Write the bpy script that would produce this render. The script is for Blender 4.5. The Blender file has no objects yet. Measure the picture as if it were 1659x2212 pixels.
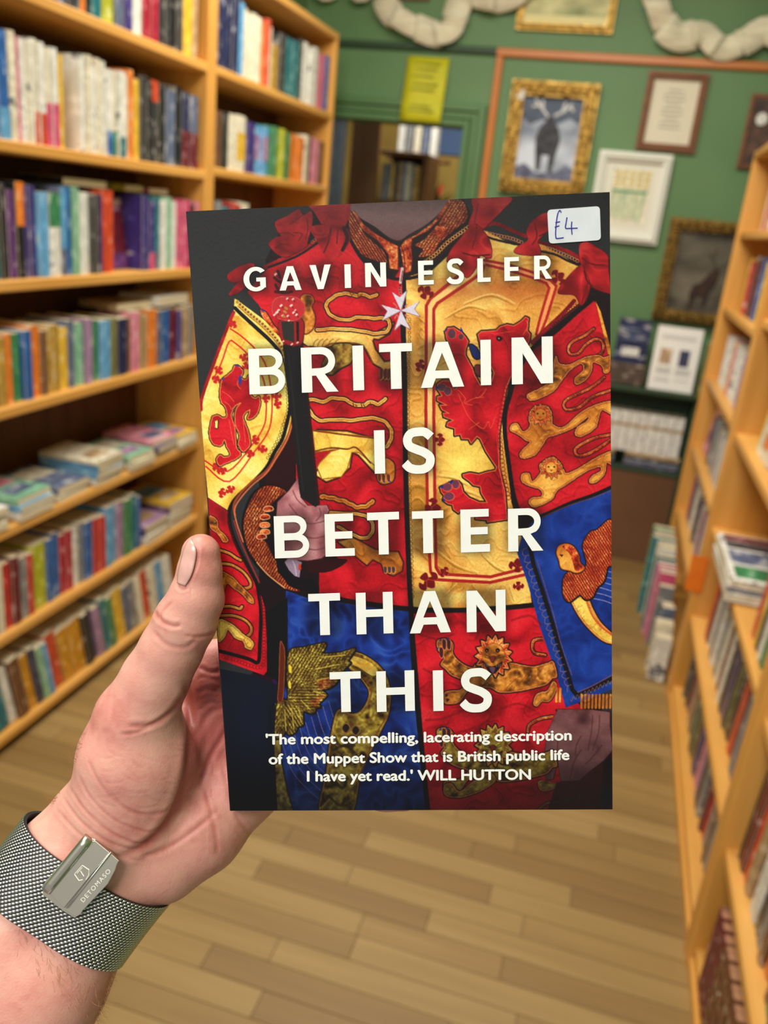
import bpy, bmesh, math, random
import numpy as np
from mathutils import Vector, Matrix
# ================================================================ camera, world, lights, exposure
sc=bpy.context.scene; col_=sc.collection
YAW,PIT,ROL,F=-0.245621,-0.342948,0.1032316,1793.25
CX,CY,H=829.5,1106.0,1.5
def _axes():
    ca,sa,cb,sb,cc,s_=math.cos(YAW),math.sin(YAW),math.cos(PIT),math.sin(PIT),math.cos(ROL),math.sin(ROL)
    f=np.array([sa*cb,ca*cb,sb]); r=np.array([ca,-sa,0.]); u=np.cross(r,f)
    return cc*r+s_*u,-s_*r+cc*u,f
RX,UP,FW=_axes(); EYE=np.array([0,0,H])
cd=bpy.data.cameras.new('camera'); cam=bpy.data.objects.new('camera',cd); col_.objects.link(cam)
cam.matrix_world=Matrix(((RX[0],UP[0],-FW[0],0),(RX[1],UP[1],-FW[1],0),(RX[2],UP[2],-FW[2],H),(0,0,0,1)))
cd.sensor_fit='HORIZONTAL'; cd.sensor_width=36; cd.lens=F*36/1659; cd.clip_start=.02; cd.clip_end=60
cd.dof.use_dof=True; cd.dof.focus_distance=.272; cd.dof.aperture_fstop=16.5
sc.camera=cam
vs=sc.view_settings; vs.view_transform='Standard'; vs.look='None'; vs.gamma=1; vs.use_curve_mapping=False; vs.exposure=-0.12
sc.display_settings.display_device='sRGB'
sc.cycles.use_denoising=True; sc.cycles.max_bounces=6; sc.cycles.sample_clamp_indirect=6
w=bpy.data.worlds.new('world'); sc.world=w; w.use_nodes=True
w.node_tree.nodes['Background'].inputs[0].default_value=(1.0,.95,.89,1); w.node_tree.nodes['Background'].inputs[1].default_value=.48
def area(name,loc,tgt,sx,sy,e,c=(1,.95,.87)):
    l=bpy.data.lights.new(name,'AREA'); l.shape='RECTANGLE'; l.size=sx; l.size_y=sy; l.energy=e; l.color=c
    o=bpy.data.objects.new(name,l); col_.objects.link(o); o.location=loc
    o.rotation_euler=(Vector(tgt)-Vector(loc)).to_track_quat('-Z','Y').to_euler(); return o
area('ceiling_light',(-.55,2.7,2.84),(-.5,2.7,0),.5,1.5,54)
area('ceiling_light',(-.5,.55,2.84),(-.45,.7,0),.6,1.2,36)
area('ceiling_light',(-.35,-1.0,2.8),(-.1,.3,1.3),.8,.8,36)
area('ceiling_light',(-1.2,5.6,2.7),(-1.2,5.6,0),.6,.6,34)

# ================================================================ helpers
def ray(x,y): return ((x-CX)*RX-(y-CY)*UP)/F+FW
def P3(x,y,d): return EYE+ray(x,y)*d
def onX(x,y,X): d=ray(x,y); return EYE+d*(X/d[0])
def onY(x,y,Y): d=ray(x,y); return EYE+d*(Y/d[1])
def proj(p):
    q=np.asarray(p,float)-EYE; d=q@FW
    return np.stack([CX+F*(q@RX)/d,CY-F*(q@UP)/d],-1)
def lin(c):
    c=np.asarray(c,float)/255; return np.where(c<=.04045,c/12.92,((c+.055)/1.055)**2.4)
def L4(c): return tuple(lin(c))+(1.,)
def mat(name,c=(200,200,200),rough=.6,metal=0,c2=None,scale=(20,20,20),bump=0,bscale=None,spec=.4,detail=3,coords='Object',emit=None,mix=(.35,.65),coat=0,attr=None):
    m=bpy.data.materials.new(name); m.use_nodes=True; nt=m.node_tree; b=nt.nodes['Principled BSDF']
    b.inputs['Base Color'].default_value=L4(c); b.inputs['Roughness'].default_value=rough; b.inputs['Metallic'].default_value=metal
    b.inputs['Specular IOR Level'].default_value=spec; b.inputs['Coat Weight'].default_value=coat
    tc=nt.nodes.new('ShaderNodeTexCoord'); mp=nt.nodes.new('ShaderNodeMapping'); nt.links.new(tc.outputs[coords],mp.inputs[0]); mp.inputs['Scale'].default_value=scale
    n=nt.nodes.new('ShaderNodeTexNoise'); n.inputs['Scale'].default_value=1; n.inputs['Detail'].default_value=detail; nt.links.new(mp.outputs[0],n.inputs[0])
    if c2 is not None:
        r=nt.nodes.new('ShaderNodeValToRGB'); r.color_ramp.elements[0].position=mix[0]; r.color_ramp.elements[1].position=mix[1]
        r.color_ramp.elements[0].color=L4(c); r.color_ramp.elements[1].color=L4(c2)
        nt.links.new(n.outputs[0],r.inputs[0]); nt.links.new(r.outputs[0],b.inputs['Base Color'])
    if attr:
        a=nt.nodes.new('ShaderNodeVertexColor'); a.layer_name=attr; nt.links.new(a.outputs[0],b.inputs['Base Color'])
    if bump:
        bp=nt.nodes.new('ShaderNodeBump'); bp.inputs['Strength'].default_value=bump; bp.inputs['Distance'].default_value=.002
        src=n
        if bscale: 
            src=nt.nodes.new('ShaderNodeTexNoise'); src.inputs['Scale'].default_value=bscale; src.inputs['Detail'].default_value=4; nt.links.new(tc.outputs[coords],src.inputs[0])
        nt.links.new(src.outputs[0],bp.inputs['Height']); nt.links.new(bp.outputs[0],b.inputs['Normal'])
    if emit: b.inputs['Emission Color'].default_value=L4(c); b.inputs['Emission Strength'].default_value=emit
    return m
class MB:
    def __init__(s): s.v=[];s.f=[]
    def add(s,v,f):
        n=len(s.v); s.v+= [tuple(map(float,q)) for q in v]; s.f+=[tuple(i+n for i in q) for q in f]; return s
    def box(s,a,b,M=None):
        x0,y0,z0=a;x1,y1,z1=b
        v=[(x0,y0,z0),(x1,y0,z0),(x1,y1,z0),(x0,y1,z0),(x0,y0,z1),(x1,y0,z1),(x1,y1,z1),(x0,y1,z1)]
        if M is not None: v=[M@Vector(q) for q in v]
        return s.add(v,[(3,2,1,0),(4,5,6,7),(0,1,5,4),(1,2,6,5),(2,3,7,6),(3,0,4,7)])
    def bbox(s,a,b,r):
        """box with chamfered long edges (octagon profile around the longest axis)"""
        d=[b[i]-a[i] for i in range(3)]; k=d.index(max(d)); i,j=[q for q in range(3) if q!=k]
        pr=[(r,0),(d[i]-r,0),(d[i],r),(d[i],d[j]-r),(d[i]-r,d[j]),(r,d[j]),(0,d[j]-r),(0,r)]
        v=[]
        for e in(a[k],b[k]):
            for p,q in pr:
                c=[0,0,0]; c[k]=e; c[i]=a[i]+p; c[j]=a[j]+q; v.append(c)
        f=[(t,(t+1)%8,8+(t+1)%8,8+t) for t in range(8)]+[tuple(range(7,-1,-1)),tuple(range(8,16))]
        return s.add(v,f)
    def prism(s,pts,n,h):
        """pts: 3D loop, extruded by vector n*h"""
        p=[np.asarray(q,float) for q in pts]; q=[a+np.asarray(n,float)*h for a in p]; N=len(p)
        return s.add(p+q,[tuple(range(N-1,-1,-1)),tuple(range(N,2*N))]+[(i,(i+1)%N,N+(i+1)%N,N+i) for i in range(N)])
    def tube(s,pts,r,n=6,closed=False):
        p=[np.asarray(q,float) for q in pts]; N=len(p); rr=np.broadcast_to(r,(N,)); v=[];up=np.array([.3,.2,1.])
        for i in range(N):
            t=p[(i+1)%N]-p[i-1] if closed else p[min(i+1,N-1)]-p[max(i-1,0)]
            t=t/(np.linalg.norm(t)+1e-12); a=np.cross(t,up); a/=np.linalg.norm(a)+1e-12; b=np.cross(t,a)
            for k in range(n): v.append(p[i]+rr[i]*(a*math.cos(2*math.pi*k/n)+b*math.sin(2*math.pi*k/n)))
        f=[(i*n+k,i*n+(k+1)%n,((i+1)%N)*n+(k+1)%n,((i+1)%N)*n+k) for i in range(N if closed else N-1) for k in range(n)]
        if not closed: f+=[tuple(range(n-1,-1,-1)),tuple(range((N-1)*n,N*n))]
        return s.add(v,f)
    def build(s,name,m,parent=None,smooth=False,loc=None):
        me=bpy.data.meshes.new(name); v=np.array(s.v); 
        if loc is not None: v=v-np.array(loc)
        me.from_pydata(v.tolist(),[],s.f); me.materials.append(m)
        if smooth: me.polygons.foreach_set('use_smooth',[True]*len(me.polygons))
        o=bpy.data.objects.new(name,me); col_.objects.link(o)
        if loc is not None: o.location=loc
        if parent is not None: o.parent=parent
        return o
def tag(o,label=None,cat=None,group=None,kind=None):
    for k,v in(('label',label),('category',cat),('group',group),('kind',kind)):
        if v: o[k]=v
    return o
def empty(name,loc=(0,0,0),rz=0):
    o=bpy.data.objects.new(name,None); col_.objects.link(o); o.location=loc; o.rotation_euler=(0,0,rz); o.empty_display_size=.05; return o
def npmesh(name,v,quads,m,parent=None,smooth=True,loc=None):
    v=np.asarray(v,np.float32); loc_=np.zeros(3) if loc is None else np.asarray(loc); v=(v-loc_).astype(np.float32)
    me=bpy.data.meshes.new(name); q=np.asarray(quads,np.int32)
    me.vertices.add(len(v)); me.vertices.foreach_set('co',v.ravel()); me.loops.add(q.size); me.loops.foreach_set('vertex_index',q.ravel())
    me.polygons.add(len(q)); me.polygons.foreach_set('loop_start',np.arange(0,q.size,q.shape[1],dtype=np.int32)); me.polygons.foreach_set('loop_total',np.full(len(q),q.shape[1],np.int32))
    me.polygons.foreach_set('use_smooth',np.full(len(q),smooth)); me.update(calc_edges=True); me.materials.append(m)
    o=bpy.data.objects.new(name,me); col_.objects.link(o); o.location=loc_
    if parent is not None: o.parent=parent
    return o
rnd=random.Random(5)
def smo(p,closed=True,n=5):
    p=np.asarray(p,float); N=len(p)
    if N<3: return p
    out=[]
    rng=range(N) if closed else range(N-1)
    for i in rng:
        if closed: a,b,c,d=p[(i-1)%N],p[i],p[(i+1)%N],p[(i+2)%N]
        else: a,b,c,d=p[max(i-1,0)],p[i],p[i+1],p[min(i+2,N-1)]
        for k in range(n):
            t=k/n
            out.append(.5*((2*b)+(c-a)*t+(2*a-5*b+4*c-d)*t*t+(3*b-a-3*c+d)*t**3))
    if not closed: out.append(p[-1])
    return np.array(out)
# ================================================================ the room
M_green=mat('green_paint',(92,126,80),.55,c2=(98,132,85),scale=(3,3,3),bump=.15,bscale=120)
M_greend=mat('green_trim_paint',(86,120,75),.4,c2=(90,124,79),scale=(4,4,4))
M_dgreen=mat('dark_green_paint',(44,66,44),.5,c2=(48,72,48),scale=(4,4,4))
M_ceil=mat('ceiling_paint',(225,222,210),.8,c2=(230,226,214),scale=(2,2,2))
M_pv=mat('pine_vertical',(211,150,66),.42,c2=(229,170,88),scale=(26,26,1.6),bump=.1,mix=(.3,.7),detail=5)
M_ph=mat('pine_along',(211,150,66),.42,c2=(230,173,92),scale=(26,1.6,26),bump=.1,mix=(.3,.7),detail=5)
M_pb=mat('pine_back',(92,54,22),.6,c2=(110,66,28),scale=(20,20,1.4),bump=.1,mix=(.3,.7),detail=5)  # darker pine for back planks and plinth: recess shade put into the colour
M_or=mat('varnished_trim',(186,108,42),.35,c2=(200,122,54),scale=(3,3,3),mix=(.3,.7))
M_fl=[mat('oak_laminate',a,.5,c2=b,scale=(2.2,34,8),bump=.06,mix=(.3,.7),detail=6) for a,b in(((138,108,60),(150,120,70)),((143,113,64),(156,126,75)),((132,103,57),(145,115,67)),((148,119,69),(162,133,82)),((128,99,55),(141,110,63)))]
YW=4.25; XL=-1.7; XR=.72
DL,DR,DT=-1.62,-.869,1.922          # doorway
fl=MB().box((XL,-.6,-.05),(XR,YW+.05,-.006)).build('floor',mat('floor_base',(96,72,42),.8)); tag(fl,kind='structure')
i=0; y=.72
while y<YW:
    x=XL+.02-rnd.random()*.5; wdt=.066
    while x<XR:
        l=rnd.choice((.32,.42,.52,.7)); a=max(x,XL+.02); b=min(x+l,XR-.02)
        vis=(a<.5 and b>-1.52)
        if b-a>.02 and vis:
            MB().bbox((a+.0008,y+.0008,-.006),(b-.0008,y+wdt-.0008,.0),.0006).build('plank',rnd.choice(M_fl),fl)
        x+=l
    y+=wdt
wb=MB()
wb.box((XL-.1,YW,0),(DL,YW+.12,3)).box((DR,YW,0),(XR+.1,YW+.12,3)).box((DL,YW,DT),(DR,YW+.12,3))
tag(wb.build('wall_back',M_green),kind='structure')
tag(MB().box((XL-.1,-.6,0),(XL,YW,3)).build('wall_left',M_green),kind='structure')
tag(MB().box((XR,-.6,0),(XR+.1,YW,3)).build('wall_right',M_green),kind='structure')
tag(MB().box((XL-.1,-.6,3),(XR+.1,YW+.1,3.1)).build('ceiling',M_ceil),kind='structure')
# picture rail, varnished strips, door architrave
tag(MB().bbox((XL,YW-.022,2.232),(-.755,YW,2.262),.006).build('trim_1',M_dgreen),kind='structure')
tag(MB().bbox((-.755,YW-.02,2.226),(XR,YW,2.262),.006).build('trim_2',M_or),kind='structure')
tag(MB().bbox((-.757,YW-.02,.86),(-.722,YW,2.225),.006).build('trim_3',M_or),kind='structure')
ar=MB()
for k,(o,t) in enumerate(((.0,.03),(.034,.022),(.066,.034))):
    wd=.03 if k<2 else .034
    ar.bbox((DR+o,YW-t,0),(DR+o+wd,YW,DT+o+wd),.004); ar.bbox((DL-.05,YW-t,DT+o),(DR+o,YW,DT+o+wd),.004)
tag(ar.build('door_1',M_greend),kind='structure')
tag(MB().bbox((-.72,YW-.018,0),(XR,YW,.1),.004).build('baseboard_back',M_greend),kind='structure')

# ---------------------------------------------------------------- room beyond the doorway
M_och=mat('ochre_paint',(176,146,66),.6,c2=(160,132,60),scale=(3,3,3))
tag(MB().box((-3.6,6.9,0),(1.2,7.0,3)).build('wall_far',M_och),kind='structure')
tag(MB().box((-3.6,YW+.12,-.05),(1.2,7,0)).build('floor_2',M_fl[2]),kind='structure')
tag(MB().box((-3.6,YW+.12,3),(1.2,7,3.1)).build('ceiling_2',M_ceil),kind='structure')
tag(MB().box((1.1,YW+.12,0),(1.2,7,3)).build('wall_far_right',M_och),kind='structure')
tag(MB().box((-3.7,YW+.12,0),(-3.6,7,3)).build('wall_far_left',M_och),kind='structure')

# ---------------------------------------------------------------- bookcases
def bookcase(name,label,x0,x1,y0,y1,top,boards,front,plinth=.07,step=0):
    """x0..x1 depth span, front = +1 when the open side faces +X"""
    r=empty(name,((x0+x1)/2,(y0+y1)/2,0)); tag(r,label,'bookcase',None)
    L=(r.location.x,r.location.y,0); t=.03
    def B(n,a,b,m,c=.004): MB().bbox(a,b,c).build(n,m,r,loc=L).location=(0,0,0)
    B('side_panel',(x0,y0,0),(x1,y0+t,top),M_pv); B('side_panel',(x0,y1-t,0),(x1,y1,top),M_pv)
    B('top_panel',(x0,y0+t,top-t),(x1,y1-t,top),M_ph)
    for z in boards: B('shelf',(x0+.012,y0+t,z),(x1-.002,y1-t,z+.028),M_ph)
    if plinth:
        xx=x1-.055 if front>0 else x0+.004
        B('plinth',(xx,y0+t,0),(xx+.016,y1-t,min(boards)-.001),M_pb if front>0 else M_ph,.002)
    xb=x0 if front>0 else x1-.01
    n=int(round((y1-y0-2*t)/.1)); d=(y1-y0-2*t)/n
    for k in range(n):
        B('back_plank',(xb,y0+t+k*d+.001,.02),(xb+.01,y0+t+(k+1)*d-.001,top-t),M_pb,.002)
    return r
XB=-1.4
ZA=[.032,.33,.625,.935,1.238,1.548,1.868]
bookcase('bookcase','tall pine bookcase with seven packed shelves along the green wall',XB-.27,XB,1.42,2.72,2.22,ZA,1)
bookcase('bookcase','pine bookcase standing between the long bookcase and the doorway',XB-.27,XB,2.722,3.90,2.22,[.032,.33,.64,.95,1.262,1.565,1.872],1)
XF=.4
ZF=[.03,.335,.645,.945,1.245,1.545]
bookcase('bookcase','pine bookcase under the stag painting, far end of the aisle',XF,XF+.27,2.775,3.90,1.88,ZF,-1,plinth=.03)
bookcase('bookcase','pine bookcase holding the flat magazine stack and leaning books',XF,XF+.27,1.60,2.773,1.62,[.03,.305,.625,.94,1.29],-1,plinth=.03)
bookcase('bookcase','pine bookcase with brown ribbed leather volumes on its lowest shelf',XF,XF+.27,.42,1.598,1.30,[.03,.305,.625,.94],-1,plinth=.03)
# bright notice stuck on a shelf edge
_nt=onY(1506,1238,2.73); tag(MB().bbox((_nt[0]-.028,2.728,_nt[2]-.065),(_nt[0]+.026,2.730,_nt[2]+.06),.0005).build('notice',mat('orange_paper',(244,120,20),.6,c2=(250,140,40))),'small neon orange notice stuck on the bookcase upright beside the leaning books','notice')

# ---------------------------------------------------------------- books
PAL=dict(blue=(36,92,160),sky=(96,160,204),umber=(66,48,42),navy=(34,40,78),indigo=(62,50,120),teal=(20,110,120),green=(58,130,84),mint=(130,184,150),lime=(176,180,44),olive=(110,110,50),yellow=(226,180,50),amber=(206,144,30),gold=(178,138,50),orange=(226,124,40),vermilion=(204,72,40),red=(190,44,44),crimson=(168,24,54),maroon=(104,26,40),pink=(214,130,150),rose=(206,80,120),mauve=(160,124,160),purple=(96,52,110),brown=(112,72,44),tan=(176,144,104),cream=(226,216,190),white=(226,224,214),grey=(128,130,132),slate=(92,104,130),charcoal=(54,54,58),black=(28,27,30))
def bookmat(name,c,k):
    m=bpy.data.materials.new(name); m.use_nodes=True; nt=m.node_tree; b=nt.nodes['Principled BSDF']; b.inputs['Roughness'].default_value=.38
    tc=nt.nodes.new('ShaderNodeTexCoord'); oi=nt.nodes.new('ShaderNodeObjectInfo')
    va=nt.nodes.new('ShaderNodeVectorMath'); va.operation='ADD'
    mu=nt.nodes.new('ShaderNodeVectorMath'); mu.operation='MULTIPLY'; mu.inputs[1].default_value=(17,0,31)
    cb=nt.nodes.new('ShaderNodeCombineXYZ'); nt.links.new(oi.outputs['Random'],cb.inputs[0]); nt.links.new(oi.outputs['Random'],cb.inputs[2]); nt.links.new(cb.outputs[0],mu.inputs[0])
    nt.links.new(tc.outputs['Object'],va.inputs[0]); nt.links.new(mu.outputs[0],va.inputs[1])
    mp=nt.nodes.new('ShaderNodeMapping'); mp.inputs['Scale'].default_value=(60,14,26); nt.links.new(va.outputs[0],mp.inputs[0])
    n=nt.nodes.new('ShaderNodeTexNoise'); n.inputs['Scale'].default_value=1; n.inputs['Detail'].default_value=4; nt.links.new(mp.outputs[0],n.inputs[0])
    r=nt.nodes.new('ShaderNodeValToRGB'); e=r.color_ramp.elements
    base=np.array(c,float); lt=base*.35+np.array((235,230,215))*.65 if sum(c)<520 else base*.4+np.array((40,44,60))*.6
    e[0].position=.0; e[0].color=L4(base*.78); e[1].position=.52; e[1].color=L4(base)
    q=e.new(.60); q.color=L4(np.clip(base*1.12+8,0,255)); q=e.new(.66); q.color=L4(lt)
    nt.links.new(n.outputs[0],r.inputs[0]); nt.links.new(r.outputs[0],b.inputs['Base Color']); return m
BM={k:bookmat('cover_'+k,v,0) for k,v in PAL.items()}
M_pg=mat('page_block',(226,212,180),.85,c2=(206,190,156),scale=(400,6,6),mix=(.3,.7))
CW={'pages':M_pg}
ORD=('first second third fourth fifth sixth seventh eighth ninth tenth eleventh twelfth thirteenth fourteenth fifteenth sixteenth seventeenth eighteenth nineteenth twentieth twenty-first twenty-second twenty-third twenty-fourth twenty-fifth twenty-sixth twenty-seventh twenty-eighth twenty-ninth thirtieth thirty-first thirty-second thirty-third thirty-fourth thirty-fifth thirty-sixth thirty-seventh thirty-eighth thirty-ninth fortieth').split()
M_pt=mat('toned_page_block',(176,128,92),.8,c2=(150,104,74),scale=(200,8,8))
def book(M,w,h,d,colr,label,group,band=None,name='paperback',hard=False,pm=None):
    """local: x thickness (centred), y depth into the shelf from the spine, z up"""
    t=.0011 if not hard else .0024; o_=.0 if not hard else .003
    b=MB(); s=.35*w if w<.03 else .008
    # rounded spine profile
    prof=[(-w/2,d),(-w/2,.004),(-w/2+min(.004,w*.3),0),(w/2-min(.004,w*.3),0),(w/2,.004),(w/2,d)]
    inn=[(-w/2+t,d),(-w/2+t,.005),(-w/2+min(.005,w*.33),t),(w/2-min(.005,w*.33),t),(w/2-t,.005),(w/2-t,d)]
    v=[(x,y,z) for z in(0,h) for x,y in prof+inn]; n=len(prof); f=[]
    for k in range(n-1):
        f+=[(k,k+1,2*n+k+1,2*n+k),(n+k+1,n+k,3*n+k,3*n+k+1),(k+1,k,n+k,n+k+1),(2*n+k,2*n+k+1,3*n+k+1,3*n+k)]
    f+=[(0,2*n,3*n,n),(n-1,2*n-1,4*n-1,3*n-1)]
    b.add(v,f); o=b.build(name,BM[colr]); o.matrix_world=M
    tag(o,label,'book',group)
    MB().box((-w/2+t,t+.001,o_),(w/2-t,d-o_-.001,h-o_)).build('pages',pm or M_pg,o)
    if band:
        z0,z1,bc=band; MB().box((-w/2+.0008,-.0006,h*z0),(w/2-.0008,.0006,h*z1)).build('spine_panel',BM[bc],o)
    return o
def Yat(x,z,X):
    lo,hi=.3,6.
    g=lambda Y:proj((X,Y,z))[0]
    s=1 if g(hi)>g(lo) else -1
    for _ in range(40):
        m=(lo+hi)/2
        if (g(m)-x)*s<0: lo=m
        else: hi=m
    return lo
def orient(side,X,Y,z,lean=0,push=0.):
    # local y -> into shelf ; side -1: left case (into -X), +1: right case (into +X)
    if side<0: R=Matrix.Rotation(math.pi/2,4,'Z')
    else: R=Matrix.Rotation(-math.pi/2,4,'Z')
    return Matrix.Translation((X+side*push,Y,z))@R@Matrix.Rotation(lean,4,'Y')
def ordn(k): return ORD[k] if k<len(ORD) else 'further'
LIM={}
def row(side,X,z,ents,where,endname,group,hmax=.2,lean=0,d=.13,rev=False):
    """ents: (Y0,Y1,colour,rel height,band)"""
    n=len(ents)
    for k,e in enumerate(ents):
        y0,y1,c=e[0],e[1],e[2]; hr=e[3] if len(e)>3 and e[3] else .9+.1*rnd.random(); bd=e[4] if len(e)>4 else None
        ln=e[5] if len(e)>5 else lean; h=hmax*hr; la,lb_=LIM.get(group,(0,9)); sft=h*math.sin(abs(ln)); sg_=(1 if ln*(-side)>0 else -1)
        y0=max(y0,la+(sft if sg_<0 and ln else 0)+.002); y1=min(y1,lb_-(sft if sg_>0 and ln else 0)-.002)
        if y1-y0<.006: continue
        w_=max(.006,(y1-y0)*math.cos(ln)-.0016); dyl=(w_/2*abs(math.sin(ln)))*math.tan(abs(ln))*sg_ if ln else 0; idx=(n-1-k) if rev else k
        zz=z+.0005+ (w_/2*abs(math.sin(ln)) if ln else 0)
        lab='%s %s, %s from the %s, %s'%(c,('hardback' if side>0 or w_>.032 else 'paperback') if w_<.045 else 'thick volume',ordn(idx),endname,where)
        book(orient(side,X,(y0+y1)/2+dyl,zz,ln,(.002+.012*rnd.random()) if side<0 else .012+.014*rnd.random()),w_,h,d*(.9+.15*rnd.random()),c,lab,group,bd,name='hardback' if (side>0 or w_>.032) else 'paperback')
def pxrow(side,X,z,s,scale,where,endname,group,**k):
    """s: 'x0 colour[/relheight][:z0-z1-colour] x1 colour ...  xend' pixel columns"""
    tk=s.split(); ents=[]
    for i in range(0,len(tk)-1,2):
        x0=float(tk[i])/scale; x1=float(tk[i+2])/scale; c=tk[i+1]; bd=None; hr=None
        if ':' in c:
            c,bb=c.split(':'); q=bb.split('-'); bd=(float(q[0]),float(q[1]),q[2])
        if '/' in c: c,hr=c.split('/'); hr=float(hr)
        ya,yb=Yat(x0,z+.05,X),Yat(x1,z+.05,X)
        if c=='gap': continue
        if yb<ya: ya,yb=yb,ya
        m=max(1,int(round((yb-ya)/.05))) if (yb-ya)>.075 else 1
        for j in range(m): ents.append((ya+(yb-ya)*j/m,ya+(yb-ya)*(j+1)/m,c,hr,bd))
    ents.sort(key=lambda e:e[0])
    row(side,X,z,ents,where,endname,group,rev=(endname!='near end'),**k)
BX=XB-.012; T_=.028
G1='books in the long pine bookcase'; LIM[G1]=(1.452,2.688)
pxrow(-1,BX,ZA[6]+T_,'0 teal 20 red 34 green 45 grey 80 teal 100 maroon 125 slate 150 charcoal 172 teal 180 orange 194 black 205 teal 225 lime 252 slate 270 indigo 290 white 313 crimson 347 charcoal 360 charcoal 372 black 385 charcoal 398 yellow 418 tan 434',1,'top shelf of the long bookcase','post end',G1,hmax=.235)
pxrow(-1,BX,ZA[5]+T_,'-14 blue 10 blue:.0-.3-sky 33 cream 46 pink 55 white 66 cream 76 white 84 cream:.0-.32-vermilion 96 white:.0-.32-vermilion 109 cream:.0-.45-rose 121 white:.0-.45-rose 134 yellow 145 gap 182 white 194 cream 206 white 218 cream 230 white 238 white:.0-.3-blue 250 cream:.0-.3-green 262 white:.0-.25-teal 274 cream 284 orange 296 yellow 308 charcoal 322 black 334 charcoal:.75-1-vermilion 350 black 364 slate 384 black 398 navy:.0-.5-maroon 414 slate:.0-.5-maroon 430',1,'sixth shelf up in the long bookcase','post end',G1,hmax=.232)
pxrow(-1,BX,ZA[4]+T_,'-20 purple -6 teal 9 black 18 charcoal 27 purple 44 black:.55-1-orange 62 indigo 76 indigo 90 sky 112 white:.6-1-green 128 white:.6-1-green 142 slate:.3-1-sky 154 blue 166 mint 177 white 190 white 201 charcoal 211 charcoal 221 purple 231 vermilion 256 gap 315 indigo 328 indigo:.0-.25-rose 341 teal 353 white 365 mint 376 white 388 rose 398 rose 410 maroon 425 pink 440',1,'fifth shelf up in the long bookcase','post end',G1,hmax=.222)
pxrow(-1,BX,ZA[3]+T_,'-30 olive -12 black 4 gold 20 orange 36 green 58 blue 76 orange 97 brown 110 gold 122 gold 138 yellow 156 slate 171 mint 191 mauve 205 green 223 sky 245 olive 257 navy 278 brown 287 pink 307 lime 315 tan 321 orange 341 slate 356 blue 373 maroon 388 indigo 396 tan 411 grey 424',1,'fourth shelf up in the long bookcase','post end',G1,hmax=.185)
pxrow(-1,BX,ZA[1]+T_,'-40 white -18 tan 0 cream 14 red 33 maroon 50 grey 67 red 80 lime 110 blue 125 blue 139 crimson 152 crimson 166 white 178 grey 189 blue 207 red 220 red 234 sky 246 sky 257 mauve 272 green 288 teal 300 blue 307',1,'second shelf up in the long bookcase','post end',G1,hmax=.2,d=.14)
E1=[]
def leanrow(s,z,lean,where):
    pxrow(-1,BX,z,s,1,where,'post end',G1,hmax=.205,lean=lean,d=.14)
leanrow('0 teal 28 white 46 brown 68 amber 88 navy 100 mint 113 sky 124 vermilion 146 amber 170 amber 195 black 208 navy 218 mauve 232 teal 246 green 258 yellow 280 slate 294 grey 306 cream 318 vermilion 334 cream 348 sky 362 white 380',ZA[0]+T_,-.2,'bottom shelf of the long bookcase')
G2='books in the bookcase by the doorway'; LIM[G2]=(2.754,3.868)
pxrow(-1,BX,1.872+T_,'472 navy/1.05 518 sky/1.0 529 cream 539 cream 549 cream 558 cream 566 orange 575 vermilion 583 cream 592 gold/.7 606 charcoal 620 teal 634 teal 648 black 655 white 670 white 686 pink 696 rose 704 blue 712 slate 719',1,'top shelf of the doorway bookcase','post end',G2,hmax=.225)
pxrow(-1,BX,1.565+T_,'474 brown/.95 484 black/.95 497 cream 514 cream:.2-.7-yellow 534 gap 538 indigo 556 sky:.3-.8-mauve 580 green 600 lime 616 green 630 orange 644 orange 658 cream 666 maroon 676 pink 690 brown 700 mauve 708',1,'second shelf down, doorway bookcase','post end',G2,hmax=.19)
pxrow(-1,BX,1.262+T_,'466 grey 480 teal 500 red 520 cream 540',1,'third shelf down, doorway bookcase','post end',G2,hmax=.2)
# cover-out books (they stand or lean with the front towards the aisle)
def facebook(side,X,y0,y1,z,h,c,label,group,tilt=.14,pan=None,th=.022,name='paperback'):
    w_=y1-y0; 
    # a book turned so its cover faces the aisle: local x thickness -> world X, local y (spine->fore edge) along Y
    M=Matrix.Translation((X+side*(.03+h*math.sin(tilt)*0),y0,z+.001+th/2*math.sin(tilt)))@Matrix.Rotation(side*tilt,4,'Y')
    b=book(M,th,h,w_,c,label,group,name=name)
    if pan:
        for n_,(a0,b0,a1,b1,pc) in pan.items():
            xs=(-side)*(th/2+.0006)
            MB().box((min(xs,xs+side*.0008),w_*a0,h*b0),(max(xs,xs+side*.0008),w_*a1,h*b1)).build(n_,BM[pc],b)
    return b
facebook(-1,XB-.05,Yat(146,ZA[5]+.078,BX)+.002,Yat(182,ZA[5]+.078,BX)-.002,ZA[5]+T_,.2,'white','white cover-out paperback with a red portrait, among pale spines','cover-out books',pan={'cover_picture':(.08,.05,.9,.62,'crimson'),'picture_shadow':(.3,.2,.7,.5,'black')})
facebook(-1,XB-.05,Yat(256,ZA[4]+.078,BX)+.002,Yat(315,ZA[4]+.078,BX)-.002,ZA[4]+T_,.2,'maroon','dark red cover-out book with purple foot, fifth shelf of the long bookcase','cover-out books',pan={'cover_band':(.0,.0,1,.22,'purple'),'title_line':(.1,.82,.9,.86,'mauve')})
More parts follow.
